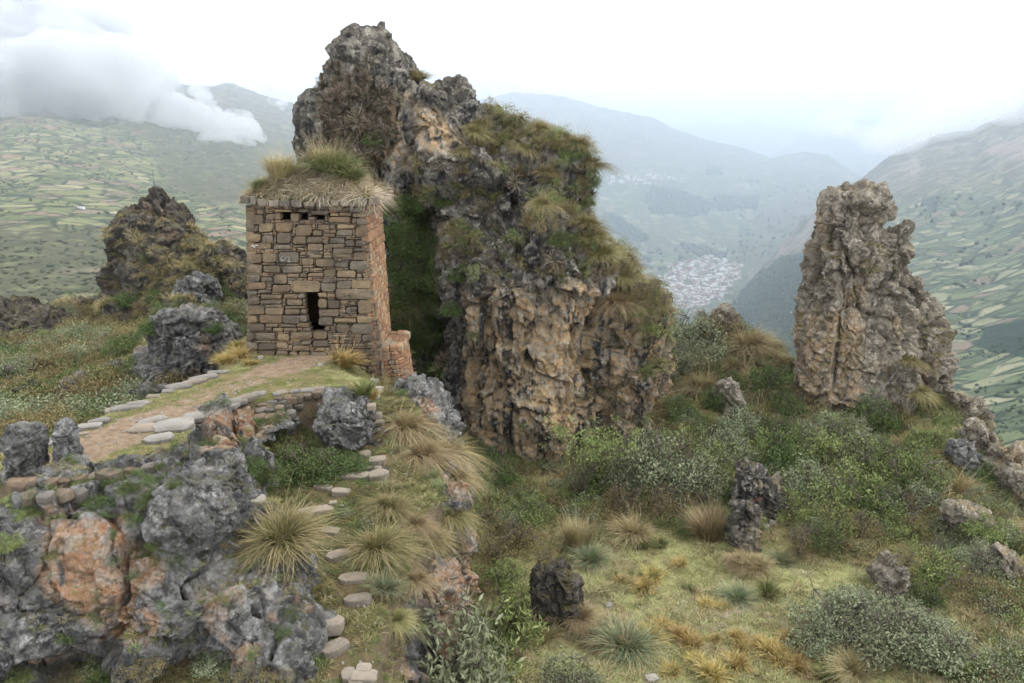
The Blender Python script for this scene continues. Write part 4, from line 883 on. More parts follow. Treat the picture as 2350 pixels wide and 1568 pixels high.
DOOR = [(x * 0.918, y * 0.918) for x, y in [(600 + 868 / 5.341, 700 + 165 / 5.341), (600 + 1045 / 5.341, 700 + 165 / 5.341), (600 + 1048 / 5.341, 700 + 610 / 5.341), (600 + 1115 / 5.341, 700 + 620 / 5.341), (600 + 1118 / 5.341, 700 + 680 / 5.341), (600 + 975 / 5.341, 700 + 690 / 5.341), (600 + 930 / 5.341, 700 + 625 / 5.341), (600 + 892 / 5.341, 700 + 560 / 5.341)]]
def edgeL(py): return np.interp(py, [474, 560, 700, 840], [563.5, 566.5, 568, 563])
def edgeR(py): return np.interp(py, [474, 600, 789, 920], [838, 853, 873, 884])
def groundline(px): return np.interp(px, [560, 650, 740, 800, 884], [822, 826, 838, 880, 908])
for r in rects:
    x0, y0, x1, y1 = r; g = 0.35
    x0 = max(x0, edgeL((y0 + y1) / 2)); 
    if x1 > edgeR((y0 + y1) / 2) - 6: x1 = float(edgeR((y0 + y1) / 2)) + 0.6
    j = lambda s: (rnd.random() - 0.5) * s
    w = x1 - x0; h = y1 - y0
    q = [(x0 + g + j(3.2), y1 - g + j(2.6)), (x1 - g + j(3.2), y1 - g + j(2.6)), (x1 - g + j(4.0), y0 + g + j(2.6)), (x0 + g + j(4.0), y0 + g + j(2.6))]
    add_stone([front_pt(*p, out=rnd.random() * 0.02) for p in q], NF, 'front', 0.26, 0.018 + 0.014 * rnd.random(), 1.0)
# thin slips in what is left of the front
CW = 1.0
ox, oy = 560.0, 470.0; W, H = 330, 445
occ = np.zeros((H, W), dtype=bool)
for r in rects:
    occ[max(0, int(r[1] - oy)):int(math.ceil(r[3] - oy)), max(0, int(r[0] - ox)):int(math.ceil(r[2] - ox))] = True
for r in hole3: occ[int(r[1] - oy):int(math.ceil(r[3] - oy)), int(r[0] - ox):int(math.ceil(r[2] - ox))] = True
yy, xx = np.mgrid[0:H, 0:W]
occ |= poly_sd((xx + ox + .5).ravel(), (yy + oy + .5).ravel(), DOOR).reshape(H, W) > -1
occ |= (xx + ox < edgeL(yy + oy) + 0) | (xx + ox > edgeR(yy + oy)) | (yy + oy > groundline(xx + ox) + 14)
for y in range(H):
    x = 0
    while x < W:
        if occ[y, x]: x += 1; continue
        hh = rnd.choice([3, 4, 4, 5, 6, 7]); ww = rnd.randint(7, 26); w = 0
        while x + w < W and w < ww and not occ[y, x + w]: w += 1
        h = 1
        while h < hh and y + h < H and not occ[y + h, x:x + w].any(): h += 1
        occ[y:y + h, x:x + w] = True
        if w >= 2:
            g = 0.3; j = lambda s: (rnd.random() - 0.5) * s
            X0, X1, Y0, Y1 = ox + x, ox + x + w, oy + y, oy + y + h
            q = [(X0 + g + j(.8), Y1 - g + j(.7)), (X1 - g + j(.8), Y1 - g + j(.7)), (X1 - g + j(.8), Y0 + g + j(.7)), (X0 + g + j(.8), Y0 + g + j(.7))]
            add_stone([front_pt(*p, out=-0.012 + 0.03 * rnd.random()) for p in q], NF, 'slip', 0.24, 0.008, 0.8, 0.006)
        x += max(w, 1)
# right face: rows of blocks running back
NS = Vector((1, 0, 0.035)).normalized()
def side_courses(z0, z1, s_of, fpt, nrm, hmin, hmax, wmin, wmax, kind='side', grime=0.25, name='stone'):
    z = z0
    while z < z1 - 0.03:
        h = min(rnd.uniform(hmin, hmax), z1 - z)
        if z1 - z - h < 0.05: h = z1 - z
        s, send = s_of(z)
        while s < send - 0.03:
            w = min(rnd.uniform(wmin, wmax), send - s)
            if send - s - w < 0.07: w = send - s
            parts = [(0, 1)] if (h < 0.13 or rnd.random() < 0.7) else [(0, 0.45 + 0.2 * rnd.random())]
            if parts[0][1] != 1: parts.append((parts[0][1], 1))
            for (a, b) in parts:
                g = 0.004; jj = lambda: (rnd.random() - 0.5) * 0.022
                q = [fpt(s + g + jj(), z + h * a + g + jj()), fpt(s + w - g + jj(), z + h * a + g + jj()), fpt(s + w - g + jj(), z + h * b - g + jj()), fpt(s + g + jj(), z + h * b - g + jj())]
                o = rnd.random() * 0.025
                add_stone([p + nrm * o for p in q], nrm, kind, 0.2, 0.02, grime, 0.014, name=name)
            s += w
        z += h
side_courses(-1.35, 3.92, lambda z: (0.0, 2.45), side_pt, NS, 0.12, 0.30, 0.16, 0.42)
# foundation spur on the right, stepping out
def spur_pt(s, z, out=0.0): return Vector((-3.08 - 0.10 * (z + 1.0) - 0.12 * s + 0.25 * sstep(0.0, 0.5, s), FD + 0.55 + s, z))
side_courses(-1.75, 0.12, lambda z: (0.0, 1.75), spur_pt, NS, 0.12, 0.26, 0.14, 0.38)
def spurf_pt(s, z, out=0.0): return Vector((-3.62 + s * 1.0, FD + 0.50 + 0.06 * s + 0.04 * z, z))
side_courses(-1.75, 0.10, lambda z: (0.03, 0.52 - 0.10 * (z + 1.0)), spurf_pt, NF, 0.12, 0.26, 0.14, 0.30)
for k in range(4):
    for m in range(3):
        p0 = Vector((-3.58 + m * 0.19, FD + 0.58 + k * 0.42, 0.10)); q = [p0, p0 + Vector((0.18, 0, -.02)), p0 + Vector((0.18, 0.40, -.02)), p0 + Vector((0, 0.40, 0))]
        add_stone([v + Vector((0, 0, rnd.random() * .05)) for v in q], Vector((0, 0, 1)), 'side', 0.15, 0.02, 0.4)
# left and back faces
def left_pt(s, z, out=0.0): return Vector((-7.10 + 0.075 * max(z, 0) - 0.0, FD + 2.5 - s, z))
NL = Vector((-1, 0, 0.075)).normalized()
side_courses(-0.4, 3.92, lambda z: (0.05, 2.42), left_pt, NL, 0.2, 0.34, 0.3, 0.55, 'front', 0.8)
def back_pt(s, z, out=0.0): return Vector((-3.75 - s, FD + 2.5, z))
side_courses(-1.0, 3.92, lambda z: (0.0, 3.05), back_pt, Vector((0, 1, 0)), 0.26, 0.4, 0.4, 0.7, 'front', 0.8)

def stones_to_objects(lst, parent, origin, maxn, infill_name):
    lst = sorted(lst, key=lambda s: -s[4])
    keep, rest = lst[:maxn], lst[maxn:]
    for (V, F, tint, gr, a, nm) in keep:
        o = mesh_obj(nm, [v - origin for v in V], F, M_stone, parent, smooth=False, attrs=dict(tint=[tint] * len(V), grime=[gr] * len(V)))
    if rest:
        VV, FF, T, G, b = [], [], [], [], 0
        for (V, F, tint, gr, a, nm) in rest:
            VV += [v - origin for v in V]; FF += [tuple(q + b for q in f) for f in F]; T += [tint] * len(V); G += [gr] * len(V); b += len(V)
        o = mesh_obj(infill_name, VV, FF, M_stone, parent, smooth=False, attrs=dict(tint=T, grime=G)); tag(o, kind='stuff')
front_like = [s for s in STONES]
stones_to_objects(front_like, TOW, Vector((-5.4, FD, 0)), 290, 'chinking_stones')

def box_geo(x0, x1, y0, y1, z0, z1, V, F):
    b = len(V)
    V += [(x0, y0, z0), (x1, y0, z0), (x1, y1, z0), (x0, y1, z0), (x0, y0, z1), (x1, y0, z1), (x1, y1, z1), (x0, y1, z1)]
    F += [tuple(b + q for q in f) for f in [(0, 3, 2, 1), (4, 5, 6, 7), (0, 1, 5, 4), (1, 2, 6, 5), (2, 3, 7, 6), (3, 0, 4, 7)]]
V, F = [], []
O = Vector((-5.4, FD, 0))
dx0, dx1 = P(DOOR[0][0], 700, d=FD).x - 0.05, P(DOOR[1][0], 700, d=FD).x + 0.10
dz0, dz1 = P(740, DOOR[5][1], d=FD).z - 0.05, P(740, DOOR[0][1], d=FD).z + 0.03
yf = FD + 0.20
hb, ht = P(700, hole3[2][3], d=FD).z - 0.02, P(700, hole3[0][1], d=FD).z + 0.02
box_geo(-6.75, dx0, yf, yf + 0.25, -1.5, hb, V, F); box_geo(dx1, -3.86, yf, yf + 0.25, -1.5, hb, V, F); box_geo(-6.75, -3.86, yf, yf + 0.25, ht, 3.95, V, F)
box_geo(dx0, dx1, yf + .003, yf + 0.247, dz1, hb, V, F); box_geo(dx0, dx1, yf + .003, yf + 0.247, -1.5, dz0, V, F)
box_geo(-6.75, -6.5, yf + .25, FD + 2.3, -1.5, 3.95, V, F); box_geo(-4.05, -3.84, yf + .25, FD + 2.3, -1.5, 3.95, V, F)
box_geo(-6.75, -3.84, FD + 2.3, FD + 2.42, -1.5, 3.95, V, F); box_geo(-6.5, -4.05, yf + .25, FD + 2.3, ht + 0.05, 3.95, V, F)
box_geo(-6.5, -4.05, yf + .25, FD + 2.3, -1.0, 0.3, V, F); box_geo(-3.84, -3.25, FD + 0.75, FD + 2.3, -2.0, 0.0, V, F)
mesh_obj('wall_core', [Vector(v) - O for v in V], F, M_mortar, TOW, smooth=False)
# cornice of flat slabs
z0 = 3.98
def slab(x0, x1, y0, y1, z0, z1, tilt=0.0, tint=None, name='cornice_slab', parent=None, org=O, grime=0.9):
    sq = name == 'cornice_slab'; ex = 0.4 if sq else 0.62
    V = []; n = 5
    q = []
    for k in range(12):
        a = 2 * math.pi * k / 12; ca, sa = math.cos(a), math.sin(a)
        ux = math.copysign(abs(ca) ** ex, ca); uy = math.copysign(abs(sa) ** ex, sa)
        f = (0.95 + 0.07 * rnd.random()) if sq else (0.80 + 0.24 * rnd.random()); q.append(((x0 + x1) / 2 + ux * (x1 - x0) / 2 * f, (y0 + y1) / 2 + uy * (y1 - y0) / 2 * f))
    zt = lambda x: tilt * (x - (x0 + x1) / 2)
    e = min(0.012, (z1 - z0) * 0.25)
    cx, cy = (x0 + x1) / 2, (y0 + y1) / 2
    for (x, y) in q: V.append((cx + (x - cx) * .97, cy + (y - cy) * .97, z0 + zt(x)))
    for (x, y) in q: V.append((x, y, z0 + e + zt(x)))
    for (x, y) in q: V.append((x + (rnd.random() - .5) * .01, y, z1 - e + zt(x) + (rnd.random() - .5) * e))
    for (x, y) in q: V.append((cx + (x - cx) * .95, cy + (y - cy) * .94, z1 + zt(x) + (rnd.random() - .5) * e * 1.4))
    V.append((cx, cy, z1 + zt(cx) + e * .5)); V.append((cx, cy, z0))
    F = []
    for lv in range(3):
        for k in range(12):
            k2 = (k + 1) % 12; F.append((lv * 12 + k, lv * 12 + k2, lv * 12 + 12 + k2, lv * 12 + 12 + k))
    for k in range(12): F.append((36 + k, 36 + (k + 1) % 12, 48)); F.append((k, 49, (k + 1) % 12))
    tn = tint or vary(rnd.choice([(0.27, 0.24, 0.20), (0.20, 0.18, 0.15), (0.33, 0.29, 0.23), (0.24, 0.20, 0.15)]), 0.8, 0.4)
    return mesh_obj(name, [Vector(v) - org for v in V], F, M_stone, parent, smooth=False, attrs=dict(tint=[tn] * len(V), grime=[grime] * len(V)))
xs = [550, 574, 590, 614, 640, 666, 694, 724, 758, 780, 806, 846, 868]
for k in range(len(xs) - 1):
    a, b = P(xs[k], 466, d=FD).x, P(xs[k + 1], 466, d=FD).x
    sag = -0.05 * math.sin(math.pi * k / 11) + (0.03 if k < 2 else 0)
    hgt = rnd.uniform(0.12, 0.21)
    slab(a + .006, b - .006, FD - 0.05 - rnd.random() * .04, FD + 0.45, z0 + sag + rnd.random() * .02, z0 + sag + hgt, (rnd.random() - .5) * 0.08, None, 'cornice_slab', TOW)
for k in range(7):
    y = FD + 0.46 + k * 0.31
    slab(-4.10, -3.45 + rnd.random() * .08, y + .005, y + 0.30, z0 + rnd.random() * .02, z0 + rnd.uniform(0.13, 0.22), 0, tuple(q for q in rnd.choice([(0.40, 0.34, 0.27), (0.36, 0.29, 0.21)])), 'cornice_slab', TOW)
    slab(-7.02 - rnd.random() * .05, -6.3, y + .005, y + 0.30, z0 + .02 + rnd.random() * .02, z0 + rnd.uniform(0.13, 0.20), 0, None, 'cornice_slab', TOW)
for k in range(5):
    a = -6.5 + k * 0.5; slab(a, a + .47, FD + 0.1, FD + .5, z0 + .13, z0 + .13 + rnd.uniform(.05, .09), (rnd.random() - .5) * .1, None, 'cornice_slab', TOW)
# turf mound on the roof
mx, my = np.meshgrid(np.linspace(-6.98, -3.50, 60), np.linspace(FD - 0.0, FD + 2.55, 44))
q = np.stack([mx.ravel(), my.ravel(), 0 * mx.ravel()], 1)
ed = np.minimum(np.minimum(mx - mx.min(), mx.max() - mx), np.minimum(my - my.min(), my.max() - my)).ravel()
def roof_z(x, y):
    ed = np.minimum(np.minimum(x + 6.98, -3.50 - x), np.minimum(y - FD, FD + 2.55 - y))
    return 4.04 + 0.14 * sstep(0, 0.14, ed) + 0.58 * sstep(0.05, 1.15, ed) + 0.06 * fbm(np.stack([x * 2.5, y * 2.5, 0 * x], 1), 3, 5)
mz = roof_z(q[:, 0], q[:, 1])
idx = np.arange(60 * 44).reshape(44, 60); mf = np.stack([idx[:-1, :-1].ravel(), idx[:-1, 1:].ravel(), idx[1:, 1:].ravel(), idx[1:, :-1].ravel()], 1)
t = NT('roof_moss_turf'); c = t.coords()
M_roof = t.done(t.mix(t.ramp(t.noise(c, 4, 5, 0.7), [(0.4, 0.0), (0.6, 1.0)]), (0.035, 0.042, 0.010), (0.15, 0.115, 0.055)), 0.95, t.bump(t.noise(c, 30, 4), 0.9, 0.03), 0.1)
mesh_obj('turf_roof', np.stack([q[:, 0], q[:, 1], mz], 1) - np.array(O), mf, M_roof, TOW)
# scratched marks on the blocks
t = NT('scratch_pale'); M_scr = t.done((0.55, 0.54, 0.52), 0.9)
t = NT('scratch_dark'); M_scd = t.done((0.03, 0.028, 0.026), 0.9)
def strokes(name, segs, mat, w, parent=TOW):
    V, F = [], []
    for pl in segs:
        for k in range(len(pl) - 1):
            a, b = np.array(pl[k], float), np.array(pl[k + 1], float); e = b - a; n = np.array([-e[1], e[0]]) / (np.hypot(*e) + 1e-9) * w / 2
            base = len(V)
            for p_, l_ in ((a + n, 0.052), (a - n, 0.052), (b - n, 0.052), (b + n, 0.052)): V.append(front_pt(p_[0], p_[1], l_) - O)
            for p_ in (a + n, a - n, b - n, b + n): V.append(front_pt(p_[0], p_[1], 0.0) - O)
            F += [tuple(base + q for q in f) for f in [(0, 1, 2, 3), (0, 4, 5, 1), (1, 5, 6, 2), (2, 6, 7, 3), (3, 7, 4, 0)]]
    return mesh_obj(name, V, F, mat, parent, smooth=False)
def s3(l): return [[((580 + x / 6.184) * 0.918, (470 + y / 6.184) * 0.918) for x, y in pl] for pl in l]
def s4(l): return [[((600 + x / 5.341) * 0.918, (700 + y / 5.341) * 0.918) for x, y in pl] for pl in l]
strokes('scratched_letters', s3([[(800, 1064), (775, 1066), (762, 1090), (768, 1118), (790, 1128), (806, 1112), (790, 1106)], [(812, 1128), (836, 1075)], [(836, 1068), (862, 1068)], [(842, 1112), (858, 1116)], [(890, 1062), (890, 1135)], [(868, 1136), (912, 1136)]]), M_scr, 0.55)
strokes('scratched_letters', s4([[(1392, 180), (1396, 215), (1415, 222), (1428, 200)], [(1448, 180), (1450, 218)], [(1474, 180), (1474, 220)], [(1448, 200), (1474, 200)]]), M_scd, 0.5)
strokes('scratched_letters', s4([[(1478, 378), (1490, 420), (1500, 380)], [(1516, 380), (1516, 425)], [(1540, 425), (1540, 382), (1562, 424), (1562, 384)]]), M_scd, 0.5)
strokes('lichen_mark', s3([[(300, 900), (330, 875), (350, 905), (380, 880), (410, 890)], [(325, 905), (370, 915)]]), M_scr, 1.3)

# ------------------------------------------------------------------ terrace coping, stairs and loose stones
gr_bvh = bvh_of(ground)
RB = [bvh_of(o) for o in ROCKS]
def hit(px, py, ground_only=False):
    d = ray(px, py); best = None
    for b in ([gr_bvh] if ground_only else [gr_bvh] + RB):
        h = b.ray_cast(CAMP, d)
        if h[0] is not None and (best is None or h[3] < best[3]): best = h
    return best
def top_z(x, y, zmax=3.0):
    best = -99
    for b in [gr_bvh] + RB:
        h = b.ray_cast(Vector((x, y, zmax)), Vector((0, 0, -1)))
        if h[0] is not None: best = max(best, h[0].z)
    return best

def flag(px, py, w, dpt, h, rot=0.0, tilt=(0, 0), name='capstone', parent=None, lab=None, tint=(0.40, 0.375, 0.33), sink=0.4, grime=0.3, zoff=0.0, plane=None):
    p = P(px, py, z=plane) if plane is not None else hit(px, py)[0]
    o = slab(-w / 2, w / 2, -dpt / 2, dpt / 2, -h * sink, h * (1 - sink), 0, vary(tint, 0.8, 0.35), name, None, Vector((0, 0, 0)), grime)
    o.location = p + Vector((0, 0, zoff)); o.rotation_euler = (tilt[0], tilt[1], rot)
    if parent is not None:
        o.parent = parent; o.location = o.location - parent.location
    return o
WALL = bpy.data.objects.new('terrace_wall', None); link(WALL); WALL.location = (-6.5, 14.2, 0)
tag(WALL, 'low dry stone edge of flat pale capstones along the terrace', 'wall')
cap = [(735, 893, .42, .26, .06), (706, 897, .40, .28, .06), (676, 900, .26, .26, .07), (648, 902, .30, .28, .07), (636, 906, .22, .24, .07), (592, 906, .40, .4, .09), (566, 914, .45, .42, .10), (545, 922, .5, .42, .09), (520, 932, .55, .45, .09), (494, 938, .55, .45, .10), (474, 948, .6, .5, .10), (450, 958, .5, .45, .10), (425, 962, .3, .3, .07),
       (500, 856, .55, .3, .07), (470, 868, .75, .45, .10), (445, 878, .7, .42, .10), (412, 888, .65, .45, .10), (386, 900, .3, .25, .07), (352, 912, .35, .25, .08), (318, 928, .55, .3, .09), (290, 938, .75, .42, .11), (262, 942, .4, .3, .08), (230, 968, .45, .3, .10), (206, 982, .5, .28, .16), (190, 998, .28, .2, .07), (100, 1020, .5, .4, .12), (350, 968, .6, .4, .12), (330, 985, .6, .5, .10), (398, 982, .8, .7, .22), (368, 1008, .6, .5, .12)]
for k, (px, py, w, dp, h) in enumerate(cap):
    flag(px, py, w, dp, h, rnd.uniform(-.4, .4) + (0.35 if k < 13 else 0.45), (rnd.uniform(-.06, .06), rnd.uniform(-.06, .06)), 'capstone', WALL, tint=(0.33, 0.31, 0.275) if k % 3 else (0.36, 0.30, 0.235), sink=0.72, zoff=0.02, plane=0.0, grime=0.8)
# drystone courses under the front lip
for (px, py, n, dpx, dpy) in [(50, 1118, 6, 33, -4), (70, 1142, 4, 36, -2), (250, 1092, 4, 30, -5), (640, 916, 5, 22, -3), (605, 930, 5, 21, -4), (598, 946, 5, 22, -4), (596, 962, 4, 24, -4)]:
    for k in range(n):
        h_ = hit(px + k * dpx, py + k * dpy)
        if h_ is None: continue
        flag(px + k * dpx, py + k * dpy, rnd.uniform(.16, .36), .3, rnd.uniform(.07, .15), rnd.uniform(-.3, .3), (rnd.uniform(-.1, .1), rnd.uniform(-.1, .1)), 'wall_stone', WALL, tint=rnd.choice([(0.21, 0.165, 0.12), (0.25, 0.18, 0.125), (0.19, 0.175, 0.15)]), sink=0.5, grime=0.8)
STAIRS = bpy.data.objects.new('stone_stairway', None); link(STAIRS); STAIRS.location = (-3.0, 12.0, -1.5)
tag(STAIRS, 'rough flight of flat stone steps climbing the grassy rib to the terrace', 'stairs')
steps = [(862, 912, .22, .2, .1, 0), (852, 935, .25, .22, .12, .1), (862, 955, .3, .22, .12, .1), (868, 975, .32, .25, .15, .05), (838, 1046, .3, .3, .14, .2), (866, 1058, .42, .25, .12, .2), (845, 1076, .75, .26, .10, .12), (808, 1096, .85, .30, .13, -.15), (870, 1096, .45, .3, .2, .3), (740, 1120, .4, .2, .07, -.1), (783, 1132, .45, .25, .12, .0), (724, 1176, .75, .26, .12, .42), (765, 1157, .18, .15, .08, .2), (757, 1222, .42, .24, .10, -.1), (778, 1278, .46, .26, .14, .35), (813, 1332, .52, .26, .14, .22), (822, 1380, .52, .28, .14, .05), (752, 1440, .55, .3, .20, .35), (768, 1492, .5, .28, .16, .6), (800, 1552, .22, .25, .12, .1), (835, 1558, .42, .3, .12, .1), (835, 1538, .25, .2, .10, 0), (820, 1563, .3, .25, .1, 0)]
for (px, py, w, dp, h, rot) in steps:
    flag(px, py, w, dp, h, rot, (rnd.uniform(-.10, .10), rnd.uniform(-.10, .10)), 'step', STAIRS, tint=(0.37, 0.315, 0.25), sink=0.4, grime=0.6)
flag(585, 1158, .38, .3, .2, .1, (0, 0), 'stone_block', None, tint=(0.46, 0.42, 0.35), grime=0.2); o = bpy.context.scene.objects[-1]
for o in [o for o in COL.objects if o.name.startswith('stone_block')]: tag(o, 'pale squared stone block beside the big grass tussock', 'stone')
for i, (px, py, w, lab) in enumerate([(597, 823, .2, 'single pale loose stone at the foot of the tower wall'), (735, 840, .18, 'small loose stone on the earth before the doorway'), (858, 880, .34, 'pale slab leaning at the tower corner'), (868, 897, .3, 'orange flat stone under the leaning pale slab'), (1398, 1392, .2, 'small grey stone poking from the meadow grass'), (1862, 1285, .28, 'small grey white stone behind the blue green tussock'), (1775, 1200, .26, 'white stone lying under the pitted rock outcrop'), (1758, 1212, .3, 'pale stone beside the white stone under the pitted outcrop'), (1495, 1562, .3, 'grey white stone half buried at the edge of the meadow tussocks')]):
    h_ = hit(px, py)
    o = flag(px, py, w, w * .7, w * .55, rnd.random() * 3, (rnd.uniform(-.2, .2), rnd.uniform(-.2, .2)), 'loose_stone', None, tint=(0.44, 0.41, 0.36), grime=0.3)
    tag(o, lab, 'stone')
# thin pole on the knoll
p = hit(357, 442)[0]
t = NT('pole_metal'); M_pole = t.done((0.10, 0.10, 0.11), 0.6)
def tube(pts, rad, seg=6):
    V, F = [], []
    n = len(pts)
    for i, p_ in enumerate(pts):
        a = pts[max(i - 1, 0)]; b = pts[min(i + 1, n - 1)]; d = (b - a).normalized(); s = d.orthogonal().normalized(); u = d.cross(s)
        r = rad[i] if isinstance(rad, (list, tuple)) else rad
        for k in range(seg):
            an = 2 * math.pi * k / seg; V.append(p_ + s * (r * math.cos(an)) + u * (r * math.sin(an)))
    for i in range(n - 1):
        for k in range(seg):
            k2 = (k + 1) % seg; F.append((i * seg + k, i * seg + k2, (i + 1) * seg + k2, (i + 1) * seg + k))
    F.append(tuple(range(seg))[::-1]); F.append(tuple((n - 1) * seg + k for k in range(seg)))
    return V, F
V, F = tube([Vector((0, 0, -.2)), Vector((-.01, 0, .5)), Vector((-.03, 0, 1.0))], [.014, .012, .008])
v2, f2 = tube([Vector((-.09, 0, .985)), Vector((.03, 0, .99))], .008); b = len(V); V += v2; F += [tuple(q + b for q in f) for f in f2]
o = mesh_obj('pole', V, F, M_pole); o.location = p; tag(o, 'thin metal pole standing on top of the grassy knoll', 'pole')

# ------------------------------------------------------------------ plants: prototypes
def leaf_mat(name, a, b, c3_=None, trans=0.08, obj_var=0.35, rough=0.7):
    t = NT(name); tn = t.attr('tint')
    col = t.ramp(tn, [(0.0, a), (0.65, b), (1.0, c3_ or b)])
    rn = t.rnd()
    v = t.math('ADD', t.math('MULTIPLY', rn, obj_var), 1.0 - obj_var * 0.5)
    col = t.hsv(col, t.math('ADD', t.math('MULTIPLY', rn, 0.03), 0.485), 1.0, v)
    return t.done(col, rough, None, 0.15, trans)
G_straw = leaf_mat('straw_blades', (0.18, 0.13, 0.055), (0.32, 0.25, 0.125), (0.46, 0.385, 0.235))
G_gold = leaf_mat('golden_blades', (0.22, 0.17, 0.04), (0.40, 0.29, 0.09), (0.50, 0.40, 0.19))
G_green = leaf_mat('green_blades', (0.08, 0.115, 0.03), (0.16, 0.19, 0.065), (0.31, 0.275, 0.135))
G_blue = leaf_mat('bluish_blades', (0.085, 0.13, 0.065), (0.18, 0.22, 0.12), (0.40, 0.35, 0.20))
G_mix = leaf_mat('mixed_blades', (0.115, 0.125, 0.04), (0.235, 0.205, 0.085), (0.42, 0.345, 0.19))
G_turf = leaf_mat('turf_blades', (0.21, 0.26, 0.08), (0.36, 0.36, 0.15), (0.54, 0.48, 0.29))
G_dead = leaf_mat('dead_grass_blades', (0.30, 0.24, 0.16), (0.46, 0.38, 0.27), (0.58, 0.50, 0.38))
L_grey = leaf_mat('grey_green_leaves', (0.14, 0.165, 0.09), (0.25, 0.275, 0.165), (0.34, 0.35, 0.23))
L_green = leaf_mat('green_leaves', (0.115, 0.155, 0.05), (0.215, 0.255, 0.09), (0.32, 0.335, 0.14))
L_dark = leaf_mat('dark_green_leaves', (0.05, 0.075, 0.025), (0.105, 0.145, 0.05), (0.17, 0.205, 0.075))
L_olive = leaf_mat('olive_brown_leaves', (0.14, 0.11, 0.05), (0.24, 0.195, 0.09), (0.31, 0.27, 0.13))
L_spike = leaf_mat('dark_rosette_leaves', (0.06, 0.055, 0.04), (0.12, 0.108, 0.07), (0.24, 0.18, 0.14), 0.1, 0.6)
L_spikeg = leaf_mat('green_rosette_leaves', (0.06, 0.085, 0.03), (0.13, 0.155, 0.06), (0.26, 0.22, 0.13), 0.1, 0.5)
L_pink = leaf_mat('pink_rosette_leaves', (0.22, 0.16, 0.09), (0.42, 0.25, 0.22), (0.50, 0.34, 0.30), 0.1, 0.2)
L_yellow = leaf_mat('yellow_moss_leaves', (0.22, 0.15, 0.02), (0.36, 0.25, 0.03), (0.42, 0.32, 0.06))
t = NT('bark'); c = t.coords()
M_bark = t.done(t.mix(t.noise(c, 14, 4), (0.07, 0.055, 0.042), (0.19, 0.165, 0.14)), 0.9, t.bump(t.noise(c, 40, 3), 0.5, 0.01), 0.1)
t = NT('dead_branch'); c = t.coords()
M_dead = t.done(t.mix(t.noise(c, 9, 4), (0.24, 0.22, 0.20), (0.46, 0.44, 0.41)), 0.9, None, 0.1)

def blades(n, rad, L, tilt, droop, w, r, lean=(0, 0), lvar=0.5, tintlo=0.0, tinthi=1.0, tips=0.35, base=None):
    """n curved tapering blades -> vertices, faces, tint"""
    az = r.random(n) * 2 * np.pi; rr = rad * np.sqrt(r.random(n)); a0 = az + r.normal(0, 0.5, n)
    p0 = np.stack([rr * np.cos(az), rr * np.sin(az), np.zeros(n)], 1)
    if base is not None: p0 = p0 + base
    th = np.radians(tilt[0] + (tilt[1] - tilt[0]) * r.random(n) ** 0.8)
    out = np.stack([np.cos(a0), np.sin(a0), np.zeros(n)], 1)
    d0 = out * np.sin(th)[:, None] + np.array([0, 0, 1.0]) * np.cos(th)[:, None] + np.array([lean[0], lean[1], 0])
    ln = L * (1 - lvar + lvar * r.random(n)); dr = droop * (0.5 + r.random(n))
    side = np.stack([-np.sin(a0), np.cos(a0), 0.3 * r.normal(size=n)], 1)
    side /= np.linalg.norm(side, axis=1)[:, None]
    ts = (0, 0.22, 0.48, 0.75, 1.0) if L > 0.4 else (0, 0.38, 0.72, 1.0)
    wd = (1.0, 0.95, 0.8, 0.45) if L > 0.4 else (1.0, 0.85, 0.5)
    V = []; m = len(ts)
    ww = w * (0.7 + 0.6 * r.random(n))
    sway = r.normal(0, 0.10, n)[:, None] * side
    for k, tt in enumerate(ts):
        c = p0 + ln[:, None] * (tt * d0 + (dr * tt * tt)[:, None] * (out * 0.45 - np.array([0, 0, 0.55])) + sway * math.sin(3.0 * tt))
        if k < m - 1:
            h = (ww * wd[k])[:, None] * side * 0.5; V += [c - h, c + h]
        else: V.append(c)
    V = np.stack(V, 1); nv = V.shape[1]
    b = nv * np.arange(n)[:, None]; q = []
    for k in range(m - 2): q += [b + np.array([2 * k, 2 * k + 1, 2 * k + 3]), b + np.array([2 * k, 2 * k + 3, 2 * k + 2])]
    q.append(b + np.array([nv - 3, nv - 2, nv - 1])); q = np.concatenate(q, 0)
    tb = tintlo + (tinthi - tintlo) * r.random(n)
    T = np.clip(np.stack([tb - tips * .5 + 1.5 * tips * tt for tt in np.repeat(ts[:-1], 2).tolist() + [1.0]], 1), 0, 1)
    return V.reshape(-1, 3), q, T.ravel()

def merge(parts):
    V, F, T, b = [], [], [], 0
    for v, f, t_ in parts: V.append(v); F.append(f + b); T.append(t_); b += len(v)
    return np.vstack(V), np.vstack(F), np.concatenate(T)

def make_mesh(name, parts, mat):
    V, F, T = merge(parts) if isinstance(parts, list) else parts
    o = mesh_obj(name, V, F, mat, smooth=True, attrs=dict(tint=T)); me = o.data
    COL.objects.unlink(o); bpy.data.objects.remove(o); return me

